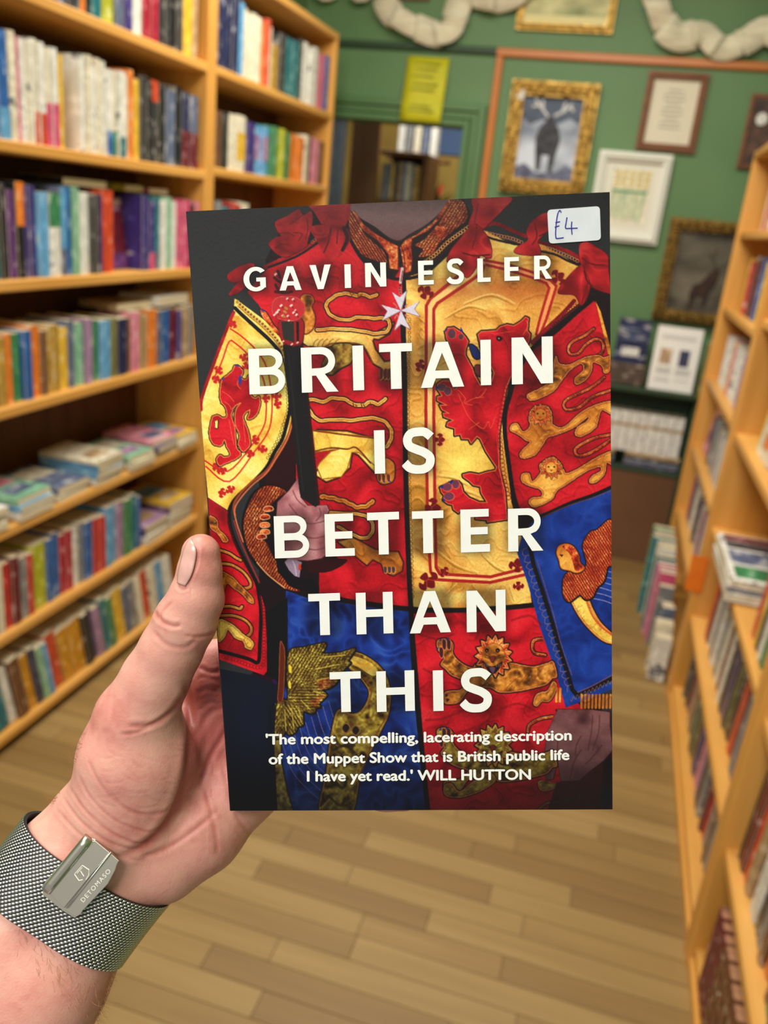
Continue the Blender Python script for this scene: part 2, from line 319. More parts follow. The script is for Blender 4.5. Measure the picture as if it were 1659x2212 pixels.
def flat(cx_,cy,z,w_,d,h,c,label,group,rz=0,name='paperback',pan=None):
    """lying book: cover up. w_ along world Y, d along X"""
    M=Matrix.Translation((cx_,cy,z+h/2))@Matrix.Rotation(rz,4,'Z')@Matrix.Rotation(math.pi/2,4,'Y')
    # local x (thickness)-> up/down, local z -> X dir, local y -> Y
    M=Matrix.Translation((cx_-d/2,cy-w_/2,z+h/2))@Matrix.Rotation(math.pi/2,4,'Y')
    Rz=Matrix.Translation((cx_,cy,0))@Matrix.Rotation(rz,4,'Z')@Matrix.Translation((-cx_,-cy,0))
    b=book(Rz@M,h,d,w_,c,label,group,name=name)
    if pan:
        for k,(a0,b0,a1,b1,pc) in enumerate(pan):
            MB().box((-h/2-.0009,w_*a0,d*b0),(-h/2-.0001,w_*a1,d*b1)).build('cover_picture',BM[pc],b)
    return b
z5=ZA[2]+T_+.0006
GS='books lying flat on the third shelf'
def stack(cx_,cy,z,spec,where,group,w_=.14,d=.198):
    zz=z
    for k,(h,c) in enumerate(spec):
        pos='topmost' if k==len(spec)-1 else ('lowest' if k==0 else '%s up'%ORD[k])
        top=k==len(spec)-1
        flat(cx_+rnd.uniform(-.006,.006),cy+rnd.uniform(-.006,.006),zz,w_,d,h,c,'%s paperback lying flat, %s in %s'%(c,pos,where),group,rnd.uniform(-.06,.06),pan=[(.1,.12,.9,.5,rnd.choice(['white','pink','sky','cream','yellow'])),(.2,.6,.85,.85,rnd.choice(['mauve','tan','sky','slate']))] if top else None)
        zz+=h+.0004
stack(XB-.101,1.60,z5,[(.02,'cream'),(.02,'sky'),(.018,'white')],'the flat stack nearest the camera, third shelf',GS)
stack(XB-.101,1.78,z5,[(.022,'white'),(.018,'sky'),(.02,'mint')],'the second flat stack, third shelf',GS)
stack(XB-.101,1.95,z5,[(.02,'cream'),(.022,'slate')],'the third flat stack, third shelf',GS)
stack(XB-.101,2.12,z5,[(.02,'white'),(.02,'sky'),(.022,'sky'),(.015,'cream')],'the fourth flat stack, third shelf',GS)
stack(XB-.101,2.30,z5,[(.024,'cream'),(.02,'mint')],'the fifth flat stack, third shelf',GS)
stack(XB-.101,2.46,z5,[(.022,'cream'),(.018,'indigo'),(.02,'pink')],'the sixth flat stack, third shelf',GS)
stack(XB-.101,2.605,z5,[(.022,'cream'),(.02,'yellow')],'the flat stack beside the post, third shelf',GS)
stack(XB-.11,2.40,ZA[1]+T_+.0006,[(.03,'white'),(.022,'indigo'),(.02,'mauve')],'the mauve-topped pile, second shelf',GS,d=.2)
stack(XB-.11,2.58,ZA[1]+T_+.0006,[(.03,'cream'),(.028,'white'),(.02,'purple'),(.02,'yellow')],'the yellow-topped pile, second shelf',GS,w_=.15,d=.2)
# books laid across the tops of standing rows
z4=ZA[4]+T_+.222; flat(XB-.12,Yat(215,z4,BX),z4+.002,.2,.13,.02,'black','black book laid across the tops of the fifth shelf row','books laid on top of rows',0)
flat(XB-.13,Yat(325,z4,BX),z4+.002,.12,.12,.018,'lime','lime green book laid on top of the indigo spines','books laid on top of rows',.1)
flat(XB-.12,Yat(374,z4,BX),z4+.002,.1,.12,.016,'rose','rose book laid on top of the pale spines, fifth shelf','books laid on top of rows',-.1)
z4=ZA[3]+T_+.185; flat(XB-.11,Yat(312,z4,BX),z4+.001,.2,.13,.02,'tan','tan book laid across the fourth shelf row','books laid on top of rows',0)
flat(XB-.10,Yat(385,z4,BX),z4+.001,.21,.14,.03,'white','thick white book laid across the fourth shelf row by the post','books laid on top of rows',.03)
# right-hand cases
RX_=XF+.03
def yrow(X,z,y0,y1,cols,where,endname,group,hmax=.2,lean=0,d=.14,wv=(.018,.04)):
    ents=[];y=y0;k=0;cs_=cols.split()
    while y<y1-.01:
        w_=rnd.uniform(*wv); ents.append((y,min(y+w_,y1),cs_[k%len(cs_)])); y+=w_; k+=1
    row(1,X,z,ents,where,endname,group,hmax=hmax,lean=lean,d=d,rev=(endname!='near end'))
GF='books in the case under the stag painting'; LIM[GF]=(2.807,3.868)
yrow(RX_,ZF[4]+T_,2.84,3.68,'white blue cream red black crimson black grey purple grey maroon red yellow yellow','fifth shelf up under the stag painting','far end',GF,hmax=.215)
yrow(RX_,ZF[3]+T_,2.84,3.80,'white grey white cream white mauve white white red pink rose yellow mauve pink teal tan','fourth shelf up under the stag painting','far end',GF,hmax=.205,wv=(.014,.03))
yrow(RX_,ZF[2]+T_,2.84,3.55,'grey white slate grey mauve white slate charcoal white grey brown','third shelf up under the stag painting','far end',GF,hmax=.2,wv=(.014,.03))
yrow(RX_,ZF[1]+T_,2.84,3.82,'mauve slate brown white navy black rose grey white charcoal pink white cream','second shelf up under the stag painting','far end',GF,hmax=.2,wv=(.012,.03))
yrow(RX_,ZF[5]+T_,2.9,3.6,'cream tan red cream white pink','sixth shelf up under the stag painting','far end',GF,hmax=.2)
yrow(RX_,1.88,3.0,3.6,'grey cream slate grey','on top of the case under the stag painting','far end',GF,hmax=.24)
facebook(1,XF+.03,3.62,3.79,ZF[2]+T_,.2,'pink','pink patterned cover-out book with dark figure, third shelf under the stag painting','cover-out books',pan={'cover_picture':(.2,.3,.8,.8,'purple'),'picture_spot':(.3,.2,.5,.4,'charcoal')})
GM='books in the case with the magazine stack'; LIM[GM]=(1.632,2.741)
yrow(RX_,.305+T_,1.66,2.62,'white grey black white slate grey white maroon vermilion pink black olive charcoal indigo black white tan brown','second shelf up beside the floor piles','far end',GM,hmax=.235,lean=.13,d=.16,wv=(.022,.045))
yrow(RX_-.005,.03+T_,1.68,2.70,'brown green olive charcoal mint grey brown tan grey red maroon black grey charcoal mauve grey pink navy indigo','bottom shelf beside the floor piles','far end',GM,hmax=.215,lean=.09,d=.15,wv=(.02,.04))
yrow(RX_-.015,.625+T_,1.66,1.98,'yellow white vermilion white green white indigo black','third shelf up by the magazine stack','far end',GM,hmax=.25,lean=.1,d=.17)
for k in range(7):
    flat(XF+.108,2.30,.6255+T_+k*.0095,.36,.235,.009,['white','cream','white','slate','white','cream','white'][k],'glossy magazine lying flat, %s in the white-edged stack'%('topmost' if k==6 else ORD[k]+' up'),'magazines in the flat stack',rnd.uniform(-.02,.02),'magazine',pan=[(.04,.06,.28,.94,'green'),(.34,.06,.62,.94,'slate'),(.68,.06,.82,.94,'charcoal'),(.84,.06,.97,.94,'maroon')] if k==6 else None)
facebook(1,XF+.02,2.30,2.52,.94+T_,.26,'cream','tall cream illustrated cover-out book with a yellow spine edge','cover-out books',tilt=.1,pan={'cover_picture':(.1,.35,.8,.75,'olive'),'cover_badge':(.2,.12,.6,.28,'orange'),'cover_edge':(.9,.0,1,1,'yellow')},name='hardback')
yrow(RX_,.94+T_,1.7,2.26,'grey white slate yellow crimson cream','fourth shelf up beside the floor piles','far end',GM,hmax=.23)
yrow(RX_,1.29+T_,1.9,2.7,'orange vermilion tan brown','top shelf beside the floor piles','far end',GM,hmax=.22)
GN='books in the case with the leather volumes'; LIM[GN]=(.452,1.566)
yrow(RX_-.01,.305+T_,.75,1.55,'brown green orange brown grey charcoal white navy tan vermilion maroon black green','second shelf up above the leather volumes','far end',GN,hmax=.24,lean=.1,d=.17,wv=(.02,.045))
yrow(RX_,.625+T_,.9,1.55,'brown tan crimson navy green','third shelf up above the leather volumes','far end',GN,hmax=.2,d=.16)
# brown leather set, cover tops towards the camera
y=1.46
for k in range(12):
    w_=.03 if k<3 else .042
    c='maroon' if k<3 else 'brown'
    o=book(orient(1,RX_-.022,y,.0588,0,0),w_,.205 if k>=3 else .2,.19,c,('slim grey and maroon volume, %s from the case upright, above the floor'%ORD[k]) if k<3 else 'brown leather volume with raised bands, %s of its matching set'%ORD[k-3],'volumes on the lowest shelf',name='hardback',hard=True,pm=M_pt)
    if k>=3:
        for z in(.04,.09,.14,.19): 
            b=MB(); b.tube([(-w_*.44,-.001,z),(-w_*.3,-.003,z),(w_*.3,-.003,z),(w_*.44,-.001,z)],.0022,5).build('raised_band',BM['brown'],o)
    y-=w_+(.010 if k==2 else .002)
# piles standing on the floor in front of the far case
GP='books in the floor piles by the case'
yy=2.86
for k,(c,w_,h,x) in enumerate((('white',.05,.17,.335),('cream',.05,.2,.33),('slate',.03,.24,.345),('sky',.03,.2,.345),('olive',.03,.22,.35),('black',.03,.2,.35),('grey',.03,.26,.335),('rose',.025,.3,.33),('mauve',.02,.3,.33),('pink',.02,.31,.32),('blue',.02,.31,.32),('teal',.03,.32,.318),('green',.02,.31,.318),('white',.03,.33,.325),('cream',.03,.34,.32),('teal',.04,.35,.30),('white',.03,.33,.315),('grey',.04,.34,.31),('green',.03,.35,.305))):
    book(orient(1,x,yy+w_/2,.0,0,0)@Matrix.Rotation(.06*(k%3-1),4,'Z'),w_,h,.392-x,c,'%s book, %s in the row standing on the floor boards'%(c,ORD[k]),GP); yy+=w_+.009
# ---------------------------------------------------------------- the unit under the pictures
ux0,ux1=-.70,.40
ur=empty('display_unit',((ux0+ux1)/2,4.15,0)); tag(ur,'dark green wall unit with a brown lower front, beside the stag painting','cabinet')
UL=(ur.location.x,4.15,0)
M_brn=mat('brown_board',(106,72,46),.6,c2=(118,82,54),scale=(3,3,3))
def UB(n,a,b,m): MB().bbox(a,b,.003).build(n,m,ur,loc=UL).location=(0,0,0)
UB('front_panel',(ux0,4.05,0),(ux1,4.07,.452),M_brn); UB('shelf',(ux0,4.045,.452),(ux1,YW-.02,.47),M_dgreen)
UB('back_panel',(ux0,YW-.03,.47),(ux1,YW-.02,.83),M_dgreen); UB('side_panel',(ux1,4.05,0),(ux1+.018,YW-.02,.83),M_dgreen); UB('side_panel',(ux0-.018,4.05,0),(ux0,YW-.02,.83),M_dgreen)
UB('shelf',(ux0-.018,4.02,.835),(ux1+.018,YW-.02,.857),M_dgreen)
GU='volumes on the lower shelf of the green unit'
for k in range(14):
    x=.385-k*.042; M=Matrix.Translation((x-.02,4.07,.545))
    book(M,.04,.19,.12,'white','white volume, %s from the pine case, in the matching set'%ORD[k],GU,(.62,.7,'tan'),name='hardback',hard=True)
for k,(c,h) in enumerate((('navy',.018),('slate',.02),('black',.016),('tan',.018))):
    flat(.27,4.14,.4706+sum((.018,.02,.016,.018)[:k])+k*.0004,.16,.25,h,c,'%s large book lying flat, %s in the pile under the white set'%(c,['lowest','second up','third up','topmost'][k]),GU,0)
    flat(-.03,4.14,.4706+sum((.018,.02,.016,.018)[:k])+k*.0004,.16,.25,h,c,'%s large book lying flat, %s in the pile behind the held book'%(c,['lowest','second up','third up','topmost'][k]),GU,0)
zz=.8575
for k in range(4):
    flat(.06,4.14,zz,.17,.2,.024,'umber','dark brown book lying flat, %s beneath the navy display book'%['lowest','second up','third up','topmost'][k],'brown books on the green unit',0); zz+=.0245
def plate(name,pts,Y,th,m,parent=None,loc=None,smooth=False):
    return MB().prism([np.array(p)+np.array([0,-th,0])*0 for p in pts],(0,-1,0),th).build(name,m,parent,loc=loc,smooth=smooth)
# navy book standing on the pile, tilted back
nb=book(Matrix.Translation((.006,4.12,.956))@Matrix.Rotation(-math.pi/2,4,'Z')@Matrix.Rotation(.0,4,'X')@Matrix.Translation((0,0,0)),.022,.2,.145,'navy','navy book standing cover-out on the brown pile, white picture on front','display books',name='hardback',hard=True)
MB().box((.0115,.03,.03),(.0122,.11,.07)).build('cover_picture',BM['white'],nb)
for z,a in((.15,.1),(.13,.11),(.105,.12)): MB().box((.0115,.02,z),(.0122,a,z+.01)).build('title_line',BM['slate'],nb)
# white information sheet in a tilted stand
sh=empty('information_sheet',(.28,4.05,.857)); tag(sh,'white information sheet leaning on the green unit, two small cover pictures on it','sign')
Ms=Matrix.Translation((0,0,.002))@Matrix.Rotation(-.16,4,'X')
def SB(n,a,b,m):
    o=MB().box(a,b,Ms).build(n,m,sh)
SB('sheet',(-.1,0,0),(.1,.003,.29),mat('white_card',(236,234,226),.5))
for k,(a,b,c,d,cc) in enumerate(((-.07,.12,-.02,.19,'tan'),(.015,.115,.06,.19,'navy'))): SB('cover_picture',(a,-.001,b),(c,-.0001,d),BM[cc])
M_ink=mat('grey_ink',(130,130,126),.7)
for z in(.245,.235,.1,.092,.084,.076,.05,.042): SB('text_line',(-.075,-.0008,z),(.075 if z>.2 else -.01,-.0001,z+.003),M_ink)
for z in(.1,.092,.084,.076,.05): SB('text_line',(.01,-.0008,z),(.075,-.0001,z+.003),M_ink)
fb=book(Matrix.Translation((.395,4.0,.857))@Matrix.Rotation(-math.pi/2,4,'Z')@Matrix.Rotation(.1,4,'Y'),.02,.25,.16,'olive','olive and pink illustrated book standing beside the white information sheet','display books')
MB().box((.0102,.02,.12),(.0112,.14,.23)).build('cover_picture',BM['pink'],fb)

# ---------------------------------------------------------------- pictures on the back wall
M_gold=mat('gilt',(150,112,44),.4,metal=.55,c2=(206,166,82),scale=(40,40,40),bump=.8,bscale=90,mix=(.35,.65))
M_gold2=mat('dull_gilt',(108,82,34),.5,metal=.5,c2=(150,118,54),scale=(40,40,40),bump=.7,bscale=90)
M_bw=mat('brown_frame_wood',(118,76,48),.5,c2=(134,88,58),scale=(8,8,30)); M_wf=mat('white_frame_paint',(226,226,214),.4); M_mt=mat('cream_mount',(222,214,190),.8)
def frame(name,label,x0,x1,z0,z1,fw,m,d=.035,Y=YW,orn=False,ornstep=.035):
    r=empty(name,((x0+x1)/2,Y,(z0+z1)/2)); tag(r,label,'picture',None); L=tuple(r.location)
    for n_,loop in(('frame_side',[(x0,z0),(x0+fw,z0+fw),(x0+fw,z1-fw),(x0,z1)]),('frame_side',[(x1,z0),(x1,z1),(x1-fw,z1-fw),(x1-fw,z0+fw)]),('frame_rail',[(x0,z1),(x0+fw,z1-fw),(x1-fw,z1-fw),(x1,z1)]),('frame_rail',[(x0,z0),(x1,z0),(x1-fw,z0+fw),(x0+fw,z0+fw)])):
        b=MB(); c=np.mean([(x,z) for x,z in loop],0)
        v=[(x,Y-.003,z) for x,z in loop]; inner=[(x0+fw*.45,x1-fw*.45,z0+fw*.45,z1-fw*.45)]
        out=[(x,Y-d*.7,z) for x,z in loop]
        b.add(v+out,[(0,1,2,3),(4,5,6,7),(0,1,5,4),(1,2,6,5),(2,3,7,6),(3,0,4,7)])
        # raised moulding along the middle
        q=np.array(loop); o0,o1=(q[0]+q[1])/2,(q[2]+q[3])/2
        if n_=='frame_rail': o0,o1=(q[0]+q[1])/2,(q[2]+q[3])/2
        if loop[0]==(x1,z0): o0,o1=(q[0]+q[3])/2,(q[1]+q[2])/2
        if loop[0]==(x0,z0) and n_=='frame_rail': o0,o1=(q[0]+q[3])/2,(q[1]+q[2])/2
        b.tube([(o0[0],Y-d*.7,o0[1]),(o1[0],Y-d*.7,o1[1])],fw*.3,8)
        fo=b.build(n_,m,r,loc=L); fo.location=(0,0,0)
        if orn:
            Ln=np.hypot(*(o1-o0)); k=max(2,int(Ln/ornstep)); bb=MB()
            for i in range(k+1):
                c=o0+(o1-o0)*i/k; th=np.linspace(0,2*np.pi,9)[:-1]; rr=fw*.36*(1 if i%3 else 1.5)
                bb.tube([(c[0]+rr*.6*np.cos(t),Y-d*.95,c[1]+rr*.6*np.sin(t)) for t in th],fw*.14,5,True)
            bo=bb.build('frame_ornament',m,fo,smooth=True,loc=L); bo.location=(0,0,0); bo['kind']='stuff'
    return r,L
def flatp(n,pts,Y,m,r,L,th=.001): 
    o=MB().prism([(x,Y,z) for x,z in pts],(0,-1,0),th).build(n,m,r,loc=L); o.location=(0,0,0); return o
def rect(x0,x1,z0,z1): return [(x0,z0),(x1,z0),(x1,z1),(x0,z1)]
M_snow=mat('snow_mist_print',(70,84,108),.5,c2=(206,214,226),scale=(3,3,5),mix=(.35,.62)); M_dk=mat('dark_animal_print',(34,34,40),.6,c2=(70,70,78),scale=(40,40,40)); M_an=mat('pale_antler_print',(214,216,216),.6)
r,L=frame('framed_picture','ornate gilt frame with a dark antlered animal in blue-white mist',-.662,-.268,1.66,2.135,.062,M_gold,.05,orn=True)
flatp('canvas',rect(-.605,-.325,1.72,2.078),YW-.012,M_snow,r,L)
flatp('dark_sky',[(-.605,1.99),(-.56,1.955),(-.50,1.98),(-.44,1.96),(-.38,1.99),(-.325,1.96),(-.325,2.078),(-.605,2.078)],YW-.0132,mat('dark_sky_print',(52,62,80),.5,c2=(84,96,118),scale=(8,8,8)),r,L,.0006)
flatp('low_brush',[(-.605,1.72),(-.325,1.72),(-.325,1.77),(-.37,1.80),(-.41,1.76),(-.50,1.75),(-.56,1.79),(-.605,1.77)],YW-.0132,mat('brush_print',(70,72,96),.5,c2=(120,126,150),scale=(30,30,30)),r,L,.0006)
flatp('animal',[(-.505,1.76),(-.487,1.76),(-.482,1.83),(-.452,1.83),(-.448,1.75),(-.430,1.76),(-.42,1.84),(-.41,1.90),(-.425,1.945),(-.45,1.975),(-.462,2.0),(-.478,2.0),(-.487,1.975),(-.512,1.945),(-.525,1.90),(-.518,1.84)],YW-.014,M_dk,r,L)
for s in([(-.48,1.99),(-.52,2.03),(-.55,2.06)],[(-.51,2.02),(-.515,2.06)],[(-.53,2.035),(-.56,2.03)],[(-.455,1.995),(-.41,2.02),(-.38,2.05)],[(-.42,2.015),(-.41,2.055)],[(-.39,2.04),(-.37,2.02)]):
    o=MB().tube([(x,YW-.015,z) for x,z in s],.0062,5).build('antler',M_an,r,loc=L); o.location=(0,0,0)
flatp('price_tag',rect(-.635,-.6,2.05,2.09),YW-.052,BM['white'],r,L)
r,L=frame('framed_picture','plain brown frame around a cream text sheet above the stag painting',-.073,.185,1.885,2.205,.032,M_bw,.03)
flatp('mount',rect(-.045,.157,1.913,2.177),YW-.01,M_mt,r,L)
for k,z in enumerate(np.linspace(2.13,1.98,9)): flatp('text_line',rect(.056-.05*(.6+.4*math.sin(k*2.1)**2),.056+.05*(.6+.4*math.sin(k*2.1)**2),z,z+.004),YW-.0115,M_ink,r,L,.0006)
r,L=frame('framed_picture','white frame with a yellow and green plant print on a white mount',-.222,.10,1.487,1.871,.036,M_wf,.045)
flatp('mount',rect(-.19,.07,1.52,1.84),YW-.012,mat('white_mount',(224,222,206),.8),r,L)
flatp('print_paper',rect(-.145,.025,1.57,1.80),YW-.0135,BM['cream'],r,L,.0008)
Mg1=mat('yellow_flower_print',(196,176,96),.7,c2=(222,206,140),scale=(60,60,60));Mg2=mat('green_stem_print',(120,170,120),.7,c2=(196,206,160),scale=(70,20,6))
for k in range(5):
    for j in range(3):
        c=(-.125+k*.033,1.785-j*.026); flatp('flower',[(c[0]+.013*math.cos(t),c[1]+.012*math.sin(t)) for t in np.linspace(0,2*math.pi,9)[:-1]],YW-.015,Mg1,r,L,.0006)
for k in range(6): flatp('stem',rect(-.135+k*.026,-.122+k*.026,1.585,1.70),YW-.015,Mg2,r,L,.0006)
flatp('leaf_band',rect(-.14,.02,1.70,1.712),YW-.0158,mat('leaf_print',(90,150,100),.7),r,L,.0005)
r,L=frame('framed_picture','large dull gilt frame with a brown stag before a murky landscape',.143,.60,1.160,1.617,.052,M_gold2,.05,orn=True)
flatp('canvas',rect(.19,.555,1.207,1.57),YW-.012,mat('murky_landscape_paint',(50,46,36),.5,c2=(120,112,92),scale=(4,4,9),mix=(.3,.7)),r,L)
flatp('foreground_rocks',[(.19,1.207),(.555,1.207),(.555,1.26),(.45,1.25),(.38,1.27),(.28,1.25),(.19,1.28)],YW-.0135,mat('rock_paint',(96,88,74),.6,c2=(60,56,46)),r,L)
flatp('animal',[(.30,1.225),(.315,1.225),(.32,1.275),(.35,1.28),(.36,1.23),(.372,1.24),(.378,1.30),(.40,1.35),(.405,1.40),(.38,1.415),(.36,1.39),(.33,1.345),(.30,1.33),(.29,1.29)],YW-.0145,mat('stag_paint',(44,28,20),.6,c2=(64,40,26)),r,L)
Mant=mat('antler_paint',(74,68,54),.6)
for s in([(.39,1.41),(.36,1.45),(.37,1.50)],[(.365,1.45),(.34,1.47)],[(.395,1.41),(.43,1.45),(.44,1.50)],[(.43,1.45),(.46,1.465)]):
    o=MB().tube([(x,YW-.015,z) for x,z in s],.003,5).build('antler',Mant,r,loc=L); o.location=(0,0,0)
r,L=frame('framed_picture','small gilt frame with a pale green landscape above the varnished rail',-.685,-.258,2.338,2.66,.03,M_gold,.03)
flatp('canvas',rect(-.655,-.288,2.366,2.63),YW-.012,mat('pale_landscape',(120,130,80),.5,c2=(214,208,150),scale=(5,5,12)),r,L)
flatp('bright_field',rect(-.655,-.288,2.366,2.40),YW-.0135,mat('field_print',(226,214,150),.5),r,L)
r,L=frame('framed_picture','narrow reddish brown carved panel half hidden behind the pine case',.372,.56,1.842,2.14,.02,M_bw,.03)
flatp('carved_panel',rect(.39,.54,1.86,2.12),YW-.02,mat('carved_wood',(104,70,56),.6,c2=(56,44,40),scale=(30,30,30),bump=.8,bscale=60),r,L)
flatp('white_tag',[(.43+.024*math.cos(t),2.04+.026*math.sin(t)) for t in np.linspace(0,2*math.pi,11)[:-1]],YW-.034,BM['white'],r,L)
r,L=frame('framed_picture','thin brown frame whose bottom rail shows above the paper garland',-1.30,-1.10,2.435,2.62,.014,M_bw,.02)
flatp('mount',rect(-1.29,-1.11,2.445,2.61),YW-.008,M_mt,r,L)
# yellow notice over the door
nt_=empty('yellow_notice',(-1.075,YW-.03,2.07)); tag(nt_,'bright yellow paper notice hanging over the doorway trim','sign')
b=MB(); pts=[(-1.174+ .2*u, YW-.012-.05*v-.004*math.sin(u*6), 2.208-.282*v) for v in np.linspace(0,1,7) for u in np.linspace(0,1,6)]
b.add(pts,[(j*6+i,j*6+i+1,(j+1)*6+i+1,(j+1)*6+i) for j in range(6) for i in range(5)])
o=b.build('paper',mat('yellow_paper',(188,184,18),.6,c2=(198,192,28)),nt_,smooth=True,loc=tuple(nt_.location)); o.location=(0,0,0); o.modifiers.new('s','SOLIDIFY').thickness=.0006
M_ink2=mat('faded_ink',(150,148,30),.7)
for k,z in enumerate((2.175,2.15,2.12,2.085,2.06,1.99,1.97)): 
    v=(2.208-z)/.282; o=MB().box((-1.14+.01*(k%2),YW-.0142-.05*v-.0045,z),(-1.01-.012*(k%3),YW-.0138-.05*v-.0035,z+.008)).build('text_line',M_ink2,nt_,loc=tuple(nt_.location)); o.location=(0,0,0)
# paper garlands of old book pages
M_pp=mat('old_page',(216,206,178),.8,c2=(232,224,198),scale=(9,9,60),mix=(.4,.6)); 
def garland(label,pts,wd,seed,name='paper_garland'):
    rr_=random.Random(seed); r=empty(name,(pts[0][0],YW-.03,pts[0][1])); tag(r,label,'garland','page garlands on the green wall' if 0 else None)
    p=smo(np.array(pts),False,6); Ls=np.r_[0,np.cumsum(np.hypot(*np.diff(p,axis=0).T))]; l=0; k=0
    while l<Ls[-1]-.01:
        w_=rr_.uniform(.10,.14); ta=rr_.uniform(-.3,.3); wk=wd*rr_.uniform(.82,1.15); e=min(l+w_,Ls[-1]); ss=np.linspace(l,e,9); b=MB(); V=[]
        for i,s_ in enumerate(ss*1.0+np.linspace(-.006,.006,9)):
            x=np.interp(s_,Ls,p[:,0]);z=np.interp(s_,Ls,p[:,1]); yy=YW-.04-.014*math.sin(i/8*math.pi*1.3+k*.7)-.016*(k%2)
            d_=np.array([np.interp(s_+.01,Ls,p[:,0])-np.interp(s_-.01,Ls,p[:,0]),np.interp(s_+.01,Ls,p[:,1])-np.interp(s_-.01,Ls,p[:,1])]); d_/=np.linalg.norm(d_)+1e-9
            n_=np.array([-d_[1]*math.cos(ta)-d_[0]*math.sin(ta),d_[0]*math.cos(ta)-d_[1]*math.sin(ta)])
            for q in(-.5,0,.5): V.append((x+n_[0]*wk*q,yy-.01*abs(q),z+n_[1]*wk*q+.004*math.sin(k*3+q*4)))
        b.add(V,[(i*3+j,i*3+j+1,(i+1)*3+j+1,(i+1)*3+j) for i in range(8) for j in range(2)])
        o=b.build('page',M_pp,r,smooth=True,loc=tuple(r.location)); o.location=(0,0,0); o.modifiers.new('s','SOLIDIFY').thickness=.0008
        l=e; k+=1
garland('cream book-page garland sagging over the rail above the yellow notice',[(-1.31,2.45),(-1.27,2.38),(-1.17,2.33),(-1.04,2.30),(-.97,2.33),(-.955,2.42),(-.90,2.47),(-.79,2.455),(-.70,2.475),(-.66,2.53)],.115,3)
garland('cream book-page garland sagging above the text sheet frame',[(-.14,2.56),(-.10,2.47),(-.04,2.37),(.03,2.335),(.12,2.35),(.20,2.30),(.29,2.325),(.36,2.37),(.46,2.35),(.6,2.4)],.105,4)
garland('short scrap of page garland near the bookcase corner',[(-1.66,2.50),(-1.60,2.44),(-1.55,2.46)],.06,6)
garland('page garland end hanging beside the thin brown frame',[(-1.45,2.47),(-1.41,2.45),(-1.38,2.5)],.08,7)

# ---------------------------------------------------------------- things seen through the doorway
M_w2=mat('brown_bookcase_wood',(112,74,42),.5,c2=(128,88,52),scale=(20,20,1.5)); M_w3=mat('dark_shelf_wood',(74,50,32),.6)
r=empty('bookcase',(-1.45,5.35,0)); tag(r,'brown bookcase seen through the doorway with its side turned to us','bookcase'); L=(-1.45,5.35,0)
def B2(n,a,b_,m): o=MB().bbox(a,b_,.004).build(n,m,r,loc=L); o.location=(0,0,0)
xa=onY(752,400,5.2)[0]; xb=onY(812,400,5.2)[0]; xc=onY(922,400,5.4)[0]
B2('side_panel',(xa,5.2,0),(xb,5.23,2.02),M_w2); B2('side_panel',(xc,5.25,0),(xc+.03,5.55,1.86),M_w2)
B2('back_panel',(xb,5.5,0),(xc,5.52,1.86),M_w3)
for z in(.3,.62,.94,1.26,1.56,1.84): B2('shelf',(xb,5.24,z),(xc,5.5,z+.025),M_w2)
k=0
for z in(1.2858,1.5858):
    x=xb+.01
    while x<xc-.03:
        w_=rnd.uniform(.018,.035); c=['grey','slate','yellow','charcoal','tan','blue','cream','grey','gold'][k%9]
        book(Matrix.Translation((x+w_/2,5.26,z)),w_-.001,.2+.02*rnd.random(),.15,c,'%s spine, %s book counted through the doorway bookcase'%(c,ordn(k)),'books seen through the doorway'); x+=w_; k+=1
c0=onY(735,300,5.0)[0]; b=MB(); n=14
for i in range(n): 
    pass
pts=[(c0-.22+.26*i/28,5.0+.015*math.sin(i*1.3),z) for z in(.0,2.3) for i in range(29)]
o=MB().add(pts,[(i,i+1,30+i,29+i) for i in range(28)]).build('curtain',mat('grey_blue_cloth',(92,102,112),.8,c2=(110,120,130)),smooth=True); tag(o,'grey blue curtain hanging inside the doorway by its edge','curtain'); o.modifiers.new('s','SOLIDIFY').thickness=.002
bl=empty('window_blind',(-.9,6.85,2)); tag(bl,'blue grey slatted blind on the far ochre wall beyond the doorway','blind')
p0=onY(925,285,6.85);p1=onY(1003,330,6.85)
for k in range(8):
    z=p1[2]-.02+k*(p0[2]+.1-p1[2])/7; o=MB().box((p0[0],6.88,z),(p1[0]+.25,6.899,z+.034)).build('slat',mat('blind_slat',(84,112,158),.5) if k==0 else bpy.data.materials['blind_slat'],bl,loc=(-.9,6.85,2)); o.location=(0,0,0)
q0=onY(868,285,6.3);
for k in range(5): 
    x=q0[0]+k*.06; book(Matrix.Translation((x,6.3,q0[2]-.16)),.045,.24,.1,['white','grey','cream','slate','white'][k],'%s book on the far high shelf through the doorway, %s along'%(['white','grey','cream','slate','white'][k],ORD[k]),'books seen through the doorway')
tag(MB().bbox((q0[0]-.1,6.28,q0[2]-.185),(q0[0]+.35,6.45,q0[2]-.162),.003).build('wall_shelf',M_w2),'high brown shelf on the far wall through the doorway','shelf')
# potted plant
_pp=onY(935,405,5.9); tag(MB().bbox((_pp[0]-.12,5.8,0),(_pp[0]+.12,6.0,_pp[2]-.251),.006).build('plant_stand',M_w3),'tall dark wooden stand under the plant beyond the doorway','stand')
pp=onY(935,405,5.9); r=empty('potted_plant',(pp[0],5.9,pp[2]-.25)); tag(r,'small green plant with red flowers seen through the doorway','plant')
prof=[(.05,0),(.07,.1),(.075,.11)]; v=[(q*math.cos(t),q*math.sin(t),z) for q,z in prof for t in np.linspace(0,2*math.pi,13)[:-1]]
MB().add(v,[(j*12+i,j*12+(i+1)%12,(j+1)*12+(i+1)%12,(j+1)*12+i) for j in range(2) for i in range(12)]+[tuple(range(11,-1,-1)),tuple(range(24,36))]).build('pot',BM['brown'],r)
Mlf=mat('plant_leaf',(30,74,36),.5); Mrd=mat('red_petal',(170,34,26),.5)
